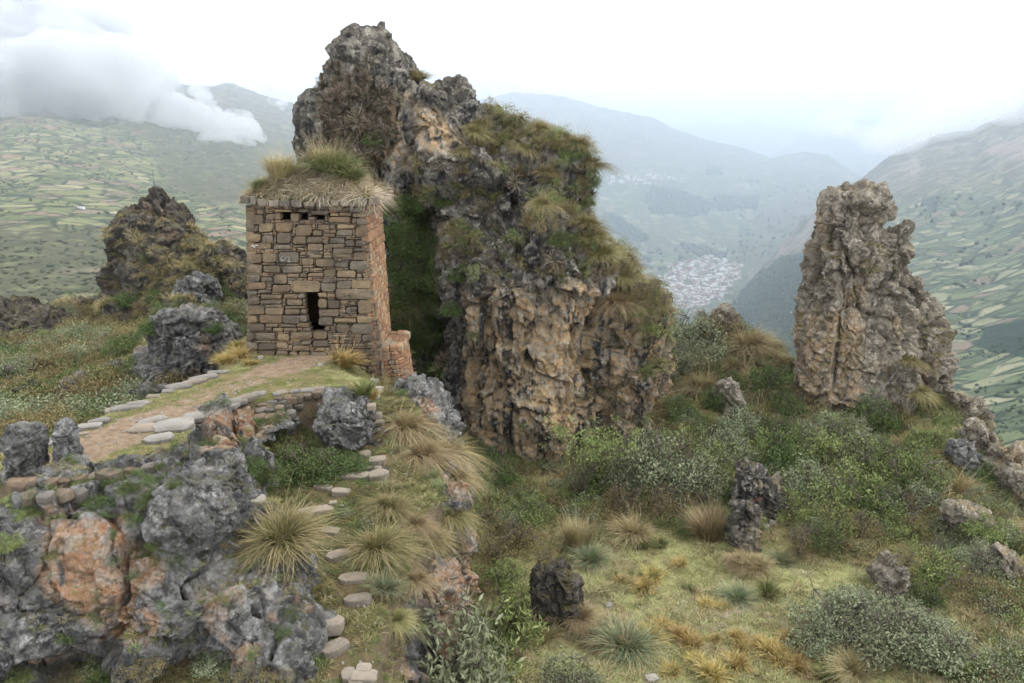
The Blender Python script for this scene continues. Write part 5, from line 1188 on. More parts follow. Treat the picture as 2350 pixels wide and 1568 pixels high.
pr = np.random.default_rng(21)
def tussock_mesh(mat, n=420, stalk=25, droop=0.75, tilt=(4, 62), lean=(0, 0), w=0.011):
    n = n * 2 if w < 0.015 else n; w = w * 0.72 if w < 0.015 else w
    parts = [blades(int(n * 1.5), 0.15, 0.78, (tilt[0], tilt[1] * .74), droop * 1.15, w * 1.25, pr, lean, 0.65), blades(n // 2, 0.14, 0.5, (0, 32), 0.3, w * 1.2, pr, lean, 0.5, 0, .6)]
    if stalk: parts.append(blades(stalk, 0.12, 1.25, (2, 30), 0.35, w * 0.7, pr, lean, 0.4, 0.7, 1.0))
    return make_mesh('grass_tussock', parts, mat)
TUS = dict(straw=[tussock_mesh(G_straw, 460, 30, 0.95, (3, 56)), tussock_mesh(G_straw, 400, 12, 0.8, (2, 50), (0.12, 0.05))],
           gold=[tussock_mesh(G_gold, 300, 8, 0.75, (2, 50), w=0.0155), tussock_mesh(G_gold, 270, 10, 0.7, (2, 46), (0.18, 0), w=0.0155)],
           green=[tussock_mesh(G_green, 190, 6, 0.6, (3, 55), w=0.020), tussock_mesh(G_green, 160, 4, 0.5, (2, 45), w=0.022)],
           blue=[tussock_mesh(G_blue, 460, 16, 0.7, (4, 65))],
           mix=[tussock_mesh(G_mix, 480, 24, 1.15, (2, 56), (0.18, -0.06)), tussock_mesh(G_mix, 420, 14, 1.0, (2, 52), (0.1, 0))],
           hang=[tussock_mesh(G_straw, 420, 16, 1.5, (4, 62), (0.28, -0.12)), tussock_mesh(G_mix, 420, 14, 1.5, (4, 62), (0.3, -0.12))],
           tall=[tussock_mesh(G_straw, 420, 90, 0.4, (2, 38))], fresh=[tussock_mesh(G_green, 420, 40, 0.8, (2, 56))],
           dead=[make_mesh('grass_tussock', [blades(420, 0.2, 0.7, (25, 85), 0.9, 0.011, pr, (0.1, -0.1), 0.5)], G_dead)])
# small tufts for ground cover
TUFT = dict(turf=[make_mesh('grass_tuft', [blades(46, 0.16, 0.085, (0, 60), 0.4, 0.010, pr, (0, 0), 0.6)], G_turf) for _ in range(2)],
            straw=[make_mesh('grass_tuft', [blades(60, 0.13, 0.36, (3, 62), 0.7, 0.010, pr, (0, 0), 0.6)], G_straw) for _ in range(2)],
            mix=[make_mesh('grass_tuft', [blades(64, 0.14, 0.30, (3, 66), 0.7, 0.011, pr, (0, 0), 0.6)], G_mix) for _ in range(2)],
            green=[make_mesh('grass_tuft', [blades(56, 0.12, 0.22, (3, 60), 0.6, 0.011, pr, (0, 0), 0.6)], G_green)],
            dead=[make_mesh('grass_tuft', [blades(70, 0.14, 0.42, (35, 88), 0.8, 0.009, pr, (0.1, -0.3), 0.6)], G_dead)])
def rosette(mat, n=46, L=0.24, w=0.022, tilt=(5, 88), droop=0.25):
    return make_mesh('rosette_plant', [blades(n, 0.03, L, tilt, droop, w, pr, (0, 0), 0.35)], mat)
ROS = dict(dark=[rosette(L_spike), rosette(L_spike, 60, 0.2, 0.018), rosette(L_spike, 40, 0.28)], green=[rosette(L_spikeg), rosette(L_spikeg, 56, 0.26, 0.02)], pink=[rosette(L_pink, 40, 0.2, 0.03)], silver=[rosette(G_blue, 60, 0.3, 0.02)])

def leaves(cen, n_per, spread, ll, lw, r, up=0.35, flat=0.8):
    m = len(cen); N = m * n_per
    c = np.repeat(cen, n_per, 0) + r.normal(size=(N, 3)) * spread * np.array([1, 1, flat])
    d = r.normal(size=(N, 3)) + np.array([0, 0, up]); d /= np.linalg.norm(d, axis=1)[:, None]
    nr = r.normal(size=(N, 3)) + np.array([0, 0, 0.6]); s = np.cross(d, nr); s /= np.linalg.norm(s, axis=1)[:, None] + 1e-9
    sz = (0.6 + 0.8 * r.random(N))[:, None]
    a = c; b = c + d * ll * sz * .5 - s * lw * sz * .5; e = c + d * ll * sz; f = c + d * ll * sz * .5 + s * lw * sz * .5
    V = np.stack([a, b, e, f], 1).reshape(-1, 3)
    k = 4 * np.arange(N)[:, None]
    F = np.concatenate([k + np.array([0, 1, 2]), k + np.array([0, 2, 3])], 0)
    ct = np.repeat(r.random(m), n_per)
    T = np.clip(np.repeat(0.55 * ct + 0.5 * r.random(N) - 0.02, 4), 0, 1)
    return V, F, T

def shrub_meshes(mat, n_stem=9, height=1.0, radius=0.9, n_cl=110, n_per=42, ll=0.062, lw=0.024, spread=0.085, seed=0, shell=0.45, bark=None, flat=0.8):
    r = np.random.default_rng(seed)
    ends, SV, SF = [], [], []
    cl = []
    while len(cl) < n_cl:
        u = r.normal(size=3); u /= np.linalg.norm(u)
        q = u * (r.random() ** shell); q[2] = abs(q[2]) if r.random() < .8 else q[2] * .35
        if pnoise(np.array([q * 1.9]), seed)[0] < -0.22: continue
        bump = 0.8 + 0.35 * fbm(np.array([u * 1.6]), 2, seed + 4)[0]
        cl.append((q[0] * radius * bump, q[1] * radius * bump, (0.12 + 0.9 * q[2] * bump) * height))
    cl = np.array(cl)
    for k in range(n_stem):
        a = 2 * math.pi * k / n_stem + r.normal(0, .3); reach = radius * (0.25 + 0.5 * r.random()); hh = height * (0.5 + 0.45 * r.random())
        p = [Vector((0.03 * math.cos(a), 0.03 * math.sin(a), -0.08)), Vector((reach * .35 * math.cos(a), reach * .35 * math.sin(a), hh * .45)), Vector((reach * .8 * math.cos(a + .2), reach * .8 * math.sin(a + .2), hh * .8)), Vector((reach * math.cos(a + .1), reach * math.sin(a + .1), hh))]
        v, f = tube(p, [.018, .013, .009, .005], 4); b = len(SV); SV += v; SF += [tuple(q + b for q in x) for x in f]
        near = np.argsort(np.linalg.norm(cl - np.array(p[2]), axis=1))[:7]
        for i in near:
            e = Vector(cl[i]); m = (p[2] + e) / 2 + Vector((r.normal() * .03, r.normal() * .03, .03))
            v, f = tube([p[2], m, e], [.007, .005, .003], 3); b = len(SV); SV += v; SF += [tuple(q + b for q in x) for x in f]
    so = mesh_obj('stems', SV, SF, bark or M_bark); sm = so.data; bpy.data.objects.remove(so)
    fm = make_mesh('foliage', leaves(cl, n_per, spread, ll, lw, r, 0.35, flat), mat)
    return sm, fm
SHR = dict(grey=[shrub_meshes(L_grey, seed=1), shrub_meshes(L_grey, seed=2, n_cl=130, radius=1.0), shrub_meshes(L_grey, seed=3, height=1.15)],
           green=[shrub_meshes(L_green, seed=4), shrub_meshes(L_green, seed=5, radius=1.0)],
           dark=[shrub_meshes(L_dark, seed=6, n_cl=130), shrub_meshes(L_dark, seed=7, n_cl=130)],
           olive=[shrub_meshes(L_olive, seed=8, n_per=30, ll=0.05, lw=0.014, n_stem=14), shrub_meshes(L_olive, seed=9, n_per=34, ll=0.05, lw=0.014, n_stem=14)],
           leafy=[shrub_meshes(L_green, seed=10, n_cl=90, n_per=30, ll=0.125, lw=0.032, spread=0.09), shrub_meshes(L_grey, seed=11, n_cl=110, n_per=34, ll=0.09, lw=0.028)])

def place_mesh(me, loc, s, rz=None, tilt=(0, 0), name=None, sz=None):
    o = bpy.data.objects.new(name or me.name.split('.')[0], me); link(o)
    o.location = loc; o.scale = (s, s, sz or s); o.rotation_euler = (tilt[0], tilt[1], random.random() * 6.28 if rz is None else rz)
    return o
def place_shrub(kind, loc, w, h=None, rz=None):
    sm, fm = random.choice(SHR[kind])
    e = bpy.data.objects.new('shrub', None); link(e); e.location = loc; e.rotation_euler = (0, 0, random.random() * 6.28 if rz is None else rz)
    e.scale = (w, w, h or w)
    a = bpy.data.objects.new('stems', sm); link(a, e); b = bpy.data.objects.new('foliage', fm); link(b, e)
    return e

def scatter(name, proto_me, pts, rots, scl, label, cat):
    """ground cover: geometry-node instances of one tuft on many points, one mass"""
    pts = np.asarray(pts, dtype=np.float32)
    me = bpy.data.meshes.new(name); me.vertices.add(len(pts)); me.vertices.foreach_set('co', pts.ravel())
    add_attr(me, 'rot', np.asarray(rots)); add_attr(me, 'scl', np.asarray(scl))
    o = link(bpy.data.objects.new(name, me))
    ng = bpy.data.node_groups.new(name + '_cover', 'GeometryNodeTree')
    ng.interface.new_socket('Geometry', in_out='INPUT', socket_type='NodeSocketGeometry'); ng.interface.new_socket('Geometry', in_out='OUTPUT', socket_type='NodeSocketGeometry')
    gi = ng.nodes.new('NodeGroupInput'); go = ng.nodes.new('NodeGroupOutput'); ip = ng.nodes.new('GeometryNodeInstanceOnPoints'); oi = ng.nodes.new('GeometryNodeObjectInfo')
    proto = PROTO[proto_me.name]
    oi.inputs['Object'].default_value = proto; oi.inputs['As Instance'].default_value = True
    na = ng.nodes.new('GeometryNodeInputNamedAttribute'); na.data_type = 'FLOAT_VECTOR'; na.inputs[0].default_value = 'rot'
    nb = ng.nodes.new('GeometryNodeInputNamedAttribute'); nb.data_type = 'FLOAT_VECTOR'; nb.inputs[0].default_value = 'scl'
    ng.links.new(gi.outputs[0], ip.inputs['Points']); ng.links.new(oi.outputs['Geometry'], ip.inputs['Instance'])
    ng.links.new(na.outputs[0], ip.inputs['Rotation']); ng.links.new(nb.outputs[0], ip.inputs['Scale']); ng.links.new(ip.outputs[0], go.inputs[0])
    md = o.modifiers.new('cover', 'NODES'); md.node_group = ng
    return tag(o, label, cat, kind='stuff')
PROTO = {}

def align(nrm, r, amount=0.6):
    """euler that leans a plant from upright towards the surface normal"""
    out = np.zeros((len(nrm), 3))
    for i, n in enumerate(nrm):
        v = Vector((n[0] * amount, n[1] * amount, max(n[2], 0.0) * amount + (1 - amount))).normalized()
        q = v.to_track_quat('Z', 'Y'); e = (q @ Euler((0, 0, r.random() * 6.28)).to_quaternion()).to_euler(); out[i] = e
    return out

def on_rock(o, n, weight, seed):
    """n random points on a rock with their normals, by face area times weight(co, no)"""
    r = np.random.default_rng(seed); me = o.data
    c = np.empty(len(me.polygons) * 3, np.float32); me.polygons.foreach_get('center', c); c = c.reshape(-1, 3).astype(float)
    nn = np.empty(len(me.polygons) * 3, np.float32); me.polygons.foreach_get('normal', nn); nn = nn.reshape(-1, 3).astype(float)
    a = np.empty(len(me.polygons), np.float32); me.polygons.foreach_get('area', a)
    front = (c * nn).sum(1) - CAMZ * nn[:, 2] < 0.35 * np.linalg.norm(c, axis=1)
    w = a * np.clip(weight(c, nn), 0, None) * front
    if w.sum() <= 0: return np.zeros((0, 3)), np.zeros((0, 3))
    i = r.choice(len(w), n, p=w / w.sum()); return c[i], nn[i]

# ------------------------------------------------------------------ plants: named individuals
def put_t(kind, px, py, wpx, label, group='grass tussocks', hs=1.0, rz=None, rocks=True):
    h = hit(px, py, not rocks)
    if h is None: return
    d = h[0].y; s = wpx * d / FPX / (1.05 if wpx > 75 else 0.62)
    me = random.choice(TUS[kind])
    o = place_mesh(me, h[0] - Vector((0, 0, 0.04)), s, tilt=(random.uniform(-.22, .22), random.uniform(-.05, .3)), rz=rz if rz is not None else random.uniform(-.6, .6) if kind in ('hang', 'mix') else None, sz=s * hs)
    PROTO.setdefault(me.name, o)
    tag(o, label, 'grass tussock', group)
lab = {'gold': 'small golden bunchgrass tussock on the open meadow', 'green': 'small bright green grass tussock on the open meadow', 'straw': 'straw coloured bunchgrass tussock on the open meadow', 'blue': 'bluish green bunchgrass tussock with pale stalks on the meadow'}
for k, px, py, w in [('mix', 650, 1240, 205)]: put_t(k, px, py, w, 'biggest drooping green and straw tussock left of the steps', None, 1.0)
put_t('mix', 862, 1262, 165, 'round drooping tussock right of the middle steps', None, 0.95)
put_t('mix', 888, 1165, 120, 'straw topped tussock on the rib above the round drooping one', None, 0.9)
put_t('blue', 880, 1352, 110, 'greyish tussock right of the lower steps', None, 0.9)
put_t('hang', 925, 985, 130, 'straw tussock hanging over the rocks under the tower corner', None, 1.0)
for px, py, w in [(965, 1045, 120), (1015, 1040, 125), (1045, 1095, 85), (950, 1200, 80), (985, 1235, 90), (1030, 1185, 60), (950, 1330, 85), (905, 1420, 80), (900, 1040, 76)]:
    put_t('hang', px, py, w, 'straw tussock drooping over the broken cliff edge', 'tussocks along the cliff edge')
put_t('gold', 785, 838, 105, 'golden straw tussock growing against the tower wall', None, 1.0)
put_t('green', 835, 905, 60, 'green tussock at the terrace corner below the tower', None, 0.9)
put_t('gold', 850, 915, 40, 'short yellowish tussock beside the green corner tussock', None, 0.9)
for px, py, w in [(550, 822, 42), (520, 832, 40), (545, 800, 36), (572, 838, 26)]: put_t('gold', px, py, w, 'golden tuft beside the left corner of the tower', 'tufts beside the tower')
put_t('tall', 1632, 1235, 135, 'tall straw tussock standing before the pitted rock outcrop', None, 1.25)
put_t('blue', 1352, 1290, 110, 'bluish tussock with a plume of long straw stalks', None, 1.0); put_t('tall', 1325, 1265, 75, 'plume of long straw stalks behind the bluish tussock', None, 1.35)
put_t('blue', 1435, 1490, 180, 'large grey green tussock leaning over the lower meadow', None, 0.9); put_t('straw', 1390, 1470, 150, 'large straw tussock behind the grey green one', None, 1.0)
put_t('blue', 1795, 1292, 85, 'stiff bluish rosette shaped tussock near the thicket', None, 0.8)
put_t('blue', 1690, 1378, 62, 'dense dark green tussock in the middle of the meadow', None, 0.95)
for k, lst in dict(gold=[(1478, 1352, 45), (1620, 1395, 40), (1662, 1400, 36), (1560, 1300, 32), (1425, 1332, 26), (1498, 1328, 46), (1565, 1468, 55), (1595, 1485, 52), (1640, 1470, 32), (1690, 1462, 36), (1545, 1545, 44), (1632, 1555, 66), (1690, 1530, 56), (1770, 1500, 60), (1795, 1520, 55), (1740, 1480, 40), (1490, 1470, 60), (1815, 1475, 50), (1520, 1440, 40), (1700, 1490, 42), (1600, 1520, 40), (1835, 1540, 60)],
                   green=[(1408, 1325, 28), (1580, 1352, 30), (1480, 1325, 40), (1760, 1365, 55), (1515, 1252, 36), (1475, 1258, 48), (1660, 1545, 40), (1900, 1560, 60)],
                   straw=[(1960, 1545, 130), (2010, 1520, 110), (1880, 1280, 90), (1930, 1262, 90), (1700, 1300, 60), (1740, 1310, 60), (1450, 1230, 70), (1330, 1420, 60), (2080, 1480, 80), (2300, 1530, 110), (1250, 1470, 70), (1180, 1520, 80)]).items():
    for px, py, w in lst: put_t(k, px, py, w, lab[k], k + ' tussocks of the meadow')
for px, py, w in [(1720, 800, 70), (1760, 830, 80), (1690, 850, 80), (1640, 880, 80), (1720, 880, 90), (1780, 790, 60), (1610, 900, 70), (1800, 850, 60), (1590, 840, 60), (1750, 900, 70)]: put_t('straw', px, py, w, 'straw tussock on the saddle between crag and pinnacle', 'tussocks on the saddle')
for px, py, w in [(2160, 960, 60), (2240, 1110, 60), (2170, 1060, 70), (2120, 1010, 60), (2290, 1190, 80), (2200, 1130, 70), (2330, 1240, 70), (2100, 900, 45), (2080, 830, 40)]: put_t('hang', px, py, w, 'straw tussock on the steep slope right of the pinnacle', 'tussocks on the right slope')
for px, py, w, k in [(1345, 560, 95, 'mix'), (1380, 590, 90, 'mix'), (1420, 640, 90, 'mix'), (1410, 700, 90, 'hang'), (1100, 290, 55, 'mix'), (1085, 305, 60, 'mix'), (960, 185, 60, 'straw'), (1180, 300, 55, 'green'), (1240, 300, 60, 'mix'), (1320, 335, 70, 'mix'), (1350, 380, 70, 'hang'), (1370, 400, 60, 'hang'), (1060, 350, 50, 'hang'), (1200, 340, 50, 'hang'), (1250, 400, 55, 'mix'), (1280, 340, 60, 'mix'), (1450, 700, 80, 'hang'), (1240, 470, 60, 'hang'), (1340, 520, 80, 'mix'), (930, 700, 60, 'hang')]:
    put_t(k, px, py, w * 0.62, 'grass tussock clinging to the ledges of the huge crag', 'tussocks on the crag')

def roof_hit(x, y): return Vector((x, y, float(roof_z(np.array([x]), np.array([y]))[0])))
for x, y, k, s, l in [(-6.05, FD + .75, 'tall', 1.25, 'tan tussock on the left of the tower roof'), (-4.75, FD + .95, 'fresh', 1.55, 'fresh green tussock in the middle of the tower roof'), (-4.25, FD + .8, 'fresh', 1.0, 'smaller green tussock right of the middle roof tussock'), (-5.0, FD + 1.2, 'tall', 1.35, 'tuft of long pale stalks behind the green roof tussock'), (-6.5, FD + .55, 'fresh', 0.75, 'short green tuft at the left roof corner')]:
    me = TUS[k][0]; o = place_mesh(me, roof_hit(x, y) - Vector((0, 0, .03)), s); PROTO.setdefault(me.name, o); tag(o, l, 'grass tussock')

def put_s(kind, px, py, wpx, label, group, hr=1.0, rocks=True):
    h = hit(px, py, not rocks)
    if h is None: return None
    s = wpx * h[0].y / FPX / 1.3
    o = place_shrub(kind, h[0] - Vector((0, 0, 0.06)), s, s * hr); tag(o, label, 'shrub', group); return o
S = put_s
S('leafy', 1040, 1600, 300, 'tall leafy green shrub at the foot of the stair cliff', None, 1.5); S('leafy', 1165, 1460, 190, 'fresh green shrub with long leaves beside the dark boulder', None, 1.1)
S('leafy', 960, 1600, 150, 'low leafy shrub under the broken cliff', None, 1.1); S('grey', 1310, 1590, 180, 'small leaved grey green shrub in front of the grey green tussock', None, 0.9); S('leafy', 1120, 1575, 160, 'leafy shrub between the tall leafy one and the tussocks', None, 0.9)
for px, py, w in [(1130, 1290, 130), (1190, 1260, 130), (1160, 1340, 110), (1110, 1220, 110), (1220, 1200, 110), (1140, 1180, 100), (1250, 1290, 70), (1110, 1370, 80), (1200, 1150, 90)]: S('olive' if (px // 10) % 2 else 'green', px, py, w, 'brownish green shrub in the hollow below the ochre cliff', 'shrubs in the hollow', 1.0)
for px, py, w in [(1110, 1060, 90), (1150, 1110, 90), (1090, 1110, 80)]: S('dark', px, py, w, 'dark green bush at the left foot of the ochre cliff', 'bushes at the cliff foot', 1.0)
for px, py, w, k in [(1450, 1130, 150, 'grey'), (1530, 1140, 190, 'grey'), (1600, 1140, 150, 'grey'), (1400, 1110, 120, 'green'), (1480, 1060, 120, 'grey'), (1560, 1060, 120, 'green'), (1370, 1150, 110, 'dark'), (1640, 1090, 110, 'green'), (1430, 1180, 110, 'olive'), (1520, 1190, 120, 'olive'), (1590, 1180, 90, 'olive'), (1670, 1060, 110, 'grey')]: S(k, px, py, w, 'dense %s shrub in the thicket before the ochre cliff' % {'grey': 'grey green', 'green': 'mid green', 'dark': 'dark green', 'olive': 'olive brown'}[k], '%s shrubs before the cliff' % k, 1.2)
for px, py, w, k in [(1545, 800, 120, 'grey'), (1600, 820, 130, 'grey'), (1660, 790, 110, 'olive'), (1560, 860, 110, 'grey'), (1500, 760, 80, 'green'), (1620, 760, 80, 'olive'), (1700, 780, 70, 'green'), (1480, 700, 90, 'olive'), (1440, 650, 80, 'olive'), (1520, 720, 80, 'olive'), (1650, 930, 80, 'dark'), (1560, 960, 80, 'dark')]: S(k, px, py, w, '%s shrub on the saddle right of the huge crag' % {'grey': 'grey green', 'green': 'mid green', 'dark': 'dark green', 'olive': 'olive brown'}[k], '%s shrubs on the saddle' % k, 1.1)
for px, py, w, k in [(1800, 1080, 140, 'dark'), (1850, 1060, 130, 'green'), (1900, 1090, 150, 'green'), (1960, 1080, 130, 'grey'), (1780, 1020, 110, 'dark'), (1880, 1020, 110, 'grey'), (1940, 1030, 110, 'grey'), (2010, 1100, 130, 'green'), (2060, 1140, 150, 'dark'), (1860, 1150, 140, 'grey'), (1930, 1160, 150, 'green'), (2000, 1190, 140, 'dark'), (2090, 1200, 120, 'olive'), (1830, 1200, 110, 'green'), (1900, 1230, 110, 'green'), (1980, 1240, 110, 'olive'), (1740, 1040, 100, 'green'), (1810, 960, 80, 'dark'), (1700, 1010, 110, 'grey'), (2120, 1120, 90, 'green'), (1990, 930, 60, 'grey'), (2040, 960, 80, 'olive'), (1790, 930, 70, 'dark')]: S(k, px, py, w, '%s shrub in the thicket below the pinnacle' % {'grey': 'grey green', 'green': 'yellow green', 'dark': 'dark green', 'olive': 'olive brown'}[k], '%s shrubs below the pinnacle' % k, 1.15)
for px, py, w in [(1930, 1460, 220), (2010, 1490, 230), (2110, 1510, 210), (1890, 1500, 150), (2190, 1540, 200), (1960, 1420, 160), (2060, 1440, 170)]: S('grey', px, py, w, 'broad grey green shrub of the large clump at the meadow side', 'shrubs of the large clump', 0.85)
for px, py, w, k in [(2150, 1330, 140, 'green'), (2210, 1370, 130, 'olive'), (2120, 1390, 110, 'dark'), (2260, 1300, 110, 'grey'), (2200, 1270, 110, 'green'), (2290, 1420, 120, 'olive'), (2320, 1500, 110, 'green'), (2080, 1290, 70, 'olive'), (2250, 1220, 90, 'green'), (2340, 1360, 90, 'olive'), (2270, 1560, 130, 'green')]: S(k, px, py, w, '%s shrub on the bank at the gorge side of the meadow' % {'grey': 'grey green', 'green': 'mid green', 'dark': 'dark green', 'olive': 'olive brown'}[k], '%s shrubs on the gorge bank' % k, 0.9)
for px, py, w in [(640, 1085, 140), (600, 1095, 100), (700, 1090, 150), (760, 1085, 120), (815, 1080, 90), (575, 1075, 70), (730, 1100, 100)]: S('dark', px, py, w, 'dark green bush under the terrace edge', 'bushes under the terrace', 0.8)
for px, py, w in [(920, 720, 90), (945, 660, 80), (935, 590, 80), (915, 530, 70), (960, 700, 70), (930, 480, 60), (905, 640, 70), (1000, 780, 80), (985, 850, 70)]: S('dark', px, py, w, 'dark green creeper bush in the cleft behind the tower', 'creepers in the cleft', 1.0)
for px, py, w, k in [(60, 1180, 60, 'green'), (20, 1250, 70, 'green'), (130, 1190, 40, 'green'), (300, 1120, 50, 'dark'), (340, 1150, 60, 'dark'), (250, 1110, 40, 'dark'), (400, 1110, 40, 'dark'), (20, 1160, 60, 'green'), (350, 1250, 40, 'dark'), (610, 1290, 50, 'dark')]: S(k, px, py, w, '%s bush rooted in the terrace front' % {'green': 'light green', 'dark': 'dark green'}[k], '%s bushes on the terrace front' % k, 0.9)
for px, py, w, k in [(420, 1530, 110, 'olive'), (500, 1520, 100, 'grey'), (330, 1540, 110, 'olive'), (250, 1560, 100, 'dark'), (570, 1560, 110, 'olive'), (150, 1565, 90, 'olive'), (640, 1560, 80, 'olive'), (30, 1565, 90, 'green')]: S(k, px, py, w, '%s shrub at the foot of the orange rock outcrop' % {'grey': 'grey green', 'green': 'mid green', 'dark': 'dark green', 'olive': 'olive brown'}[k], '%s shrubs at the outcrop foot' % k, 0.8)
rl = random.Random(4)
for i in range(90):
    px, py = rl.uniform(-20, 540), rl.uniform(770, 975)
    if py > 1010 - px * 0.30 - 10: continue
    k = rl.choice(['green', 'olive', 'olive', 'dark', 'grey']); S(k, px, py, rl.uniform(26, 75), 'low %s shrub on the left hillside meadow' % {'grey': 'grey green', 'green': 'mid green', 'dark': 'dark green', 'olive': 'olive brown'}[k], '%s shrubs on the left hillside' % k, 0.7, False)
for px, py, w, k in [(300, 700, 70, 'dark'), (330, 720, 60, 'olive'), (280, 660, 50, 'olive'), (490, 760, 50, 'dark'), (360, 640, 50, 'olive'), (350, 760, 60, 'dark')]: S(k, px, py, w, '%s bush on the sides of the grassy knoll' % {'dark': 'dark green', 'olive': 'olive brown'}[k], '%s bushes on the knoll' % k, 0.9)

for px, py, w, k in [(1120, 330, 60, 'olive'), (1180, 320, 60, 'olive'), (1260, 330, 60, 'olive'), (1320, 360, 60, 'dark'), (1370, 390, 60, 'olive'), (1350, 430, 60, 'dark'), (1060, 400, 60, 'olive'), (1250, 450, 60, 'grey'), (1290, 560, 60, 'dark'), (1420, 620, 60, 'olive'), (1380, 520, 60, 'olive'), (1020, 470, 60, 'dark'), (1460, 670, 70, 'olive'), (1500, 690, 60, 'green'), (1060, 640, 60, 'dark'), (1040, 720, 60, 'dark'), (1470, 720, 60, 'dark'), (1340, 470, 50, 'dark'), (860, 330, 50, 'dark')]: S(k, px, py, w, '%s shrub rooted on the ledges of the huge crag' % {'grey': 'grey green', 'green': 'mid green', 'dark': 'dark green', 'olive': 'olive brown'}[k], '%s shrubs on the crag' % k, 0.9)
rs2 = random.Random(12)
for i in range(60):
    px, py = rs2.uniform(1660, 2340), rs2.uniform(900, 1290)
    if py < 900 + max(0, px - 2150) * 1.1 or (1690 < px < 1810 and 1060 < py < 1270): continue
    k = rs2.choice(['dark', 'green', 'grey', 'green', 'olive']); S(k, px, py, rs2.uniform(60, 115), '%s shrub on the slope under the pinnacle' % {'grey': 'grey green', 'green': 'mid green', 'dark': 'dark green', 'olive': 'olive brown'}[k], '%s shrubs on the slope' % k, rs2.uniform(0.9, 1.3), False)
# lanky shrub before the ochre cliff
def lanky(px, py, hpx, label):
    h = hit(px, py, True)[0]; H = hpx * h.y / FPX; r = np.random.default_rng(8)
    e = bpy.data.objects.new('shrub', None); link(e); e.location = h; tag(e, label, 'shrub')
    tips, SV, SF = [], [], []
    for k in range(15):
        a = r.uniform(0, 6.28); rch = H * r.uniform(0.15, 0.62); hh = H * r.uniform(0.6, 1.0)
        p = [Vector((0, 0, -.1)), Vector((rch * .25 * math.cos(a), rch * .25 * math.sin(a), hh * .35)), Vector((rch * .6 * math.cos(a + .3), rch * .6 * math.sin(a + .3), hh * .7)), Vector((rch * math.cos(a), rch * math.sin(a), hh))]
        v, f = tube(p, [.022, .016, .011, .006], 4); b = len(SV); SV += v; SF += [tuple(q + b for q in x) for x in f]
        for m in range(5):
            q = p[2].lerp(p[3], r.random()); tp = q + Vector((r.normal() * .16 * H, r.normal() * .16 * H, r.uniform(.02, .16) * H))
            v, f = tube([q, (q + tp) / 2 + Vector((0, 0, -.02)), tp], [.008, .006, .004], 3); b = len(SV); SV += v; SF += [tuple(z + b for z in x) for x in f]
            tips.append(tuple(tp))
    mesh_obj('stems', SV, SF, M_bark, e)
    me = make_mesh('foliage', leaves(np.array(tips), 34, 0.085, 0.085, 0.03, r, 0.5), L_green)
    link(bpy.data.objects.new('foliage', me), e)
lanky(1325, 1150, 210, 'lanky open shrub with bare stems before the ochre cliff')
def dead_branch(pts, label):
    pl = [hit(x, y)[0] + Vector((0, -0.1, dz)) for x, y, dz in pts]
    V, F = tube(pl, [.012 - .008 * k / len(pl) for k in range(len(pl))], 5)
    for k in range(1, len(pl) - 1):
        tp = pl[k] + Vector((random.uniform(-.3, .3), random.uniform(-.2, .1), random.uniform(.1, .4))); v, f = tube([pl[k], (pl[k] + tp) / 2, tp], [.006, .004, .003], 4); b = len(V); V += v; F += [tuple(q + b for q in x) for x in f]
    o = mesh_obj('dead_branch', V, F, M_dead); tag(o, label, 'branch')
dead_branch([(2010, 920, .1), (2030, 900, .35), (2050, 880, .5), (2070, 885, .4)], 'bare grey branch at the foot of the pinnacle')
dead_branch([(2085, 1120, .2), (2120, 1095, .5), (2160, 1090, .5), (2190, 1092, .2)], 'long bleached branch arching over the dark shrubs')
dead_branch([(2060, 1140, .3), (2100, 1165, .3), (2140, 1190, .2), (2170, 1215, .1)], 'fallen bleached branch below the arching one')
for x, y, w, kk, l in [(1738, 1150, 42, 'pink', 'pink tinged rosette plant on the pitted rock outcrop'), (1165, 1020 - 990 + 1010, 40, 'silver', 'silvery rosette plant on the cliff edge')]:
    h = hit(x, y)
    o = place_mesh(ROS[kk][0], h[0], w * h[0].y / FPX / 0.42); PROTO.setdefault(ROS[kk][0].name, o); tag(o, l, 'rosette plant')
rr_ = np.random.default_rng(77)
# rosettes that can be told apart on the crag
for px, py, w in [(1085, 770, 34), (1090, 800, 38), (1160, 860, 40), (1170, 820, 36), (1290, 640, 34), (1420, 1010 - 90, 40), (1385, 890, 44), (1260, 690, 40), (1270, 600, 44), (1300, 580, 40), (1010, 850, 60), (1020, 830, 55), (1000, 490, 40), (1060, 560, 36), (1190, 560, 36), (1130, 520, 34), (1350, 600, 44), (1370, 640, 40), (790, 330, 34), (820, 400, 34), (860, 300, 40), (1040, 420, 44), (1010, 380, 40), (1180, 420, 40), (1220, 450, 36), (1410, 770, 34), (1480, 780, 30), (1460, 960, 34), (1110, 690, 30), (1150, 620, 34), (905, 450, 40), (940, 440, 40), (980, 460, 40)]:
    h = hit(px, py)
    if h is None: continue
    k = 'dark' if rr_.random() < .65 else 'green'; me = ROS[k][int(rr_.integers(0, len(ROS[k])))]
    v = Vector((h[1].x * .8, h[1].y * .8, max(h[1].z, 0) + .35)).normalized()
    o = place_mesh(me, h[0] - h[1] * 0.02, w * h[0].y / FPX / 0.40); o.rotation_euler = v.to_track_quat('Z', 'Y').to_euler(); PROTO.setdefault(me.name, o)
    tag(o, 'dark spiky rosette plant rooted in the face of the huge crag' if k == 'dark' else 'green spiky rosette plant rooted in the face of the huge crag', 'rosette plant', k + ' rosettes on the crag')
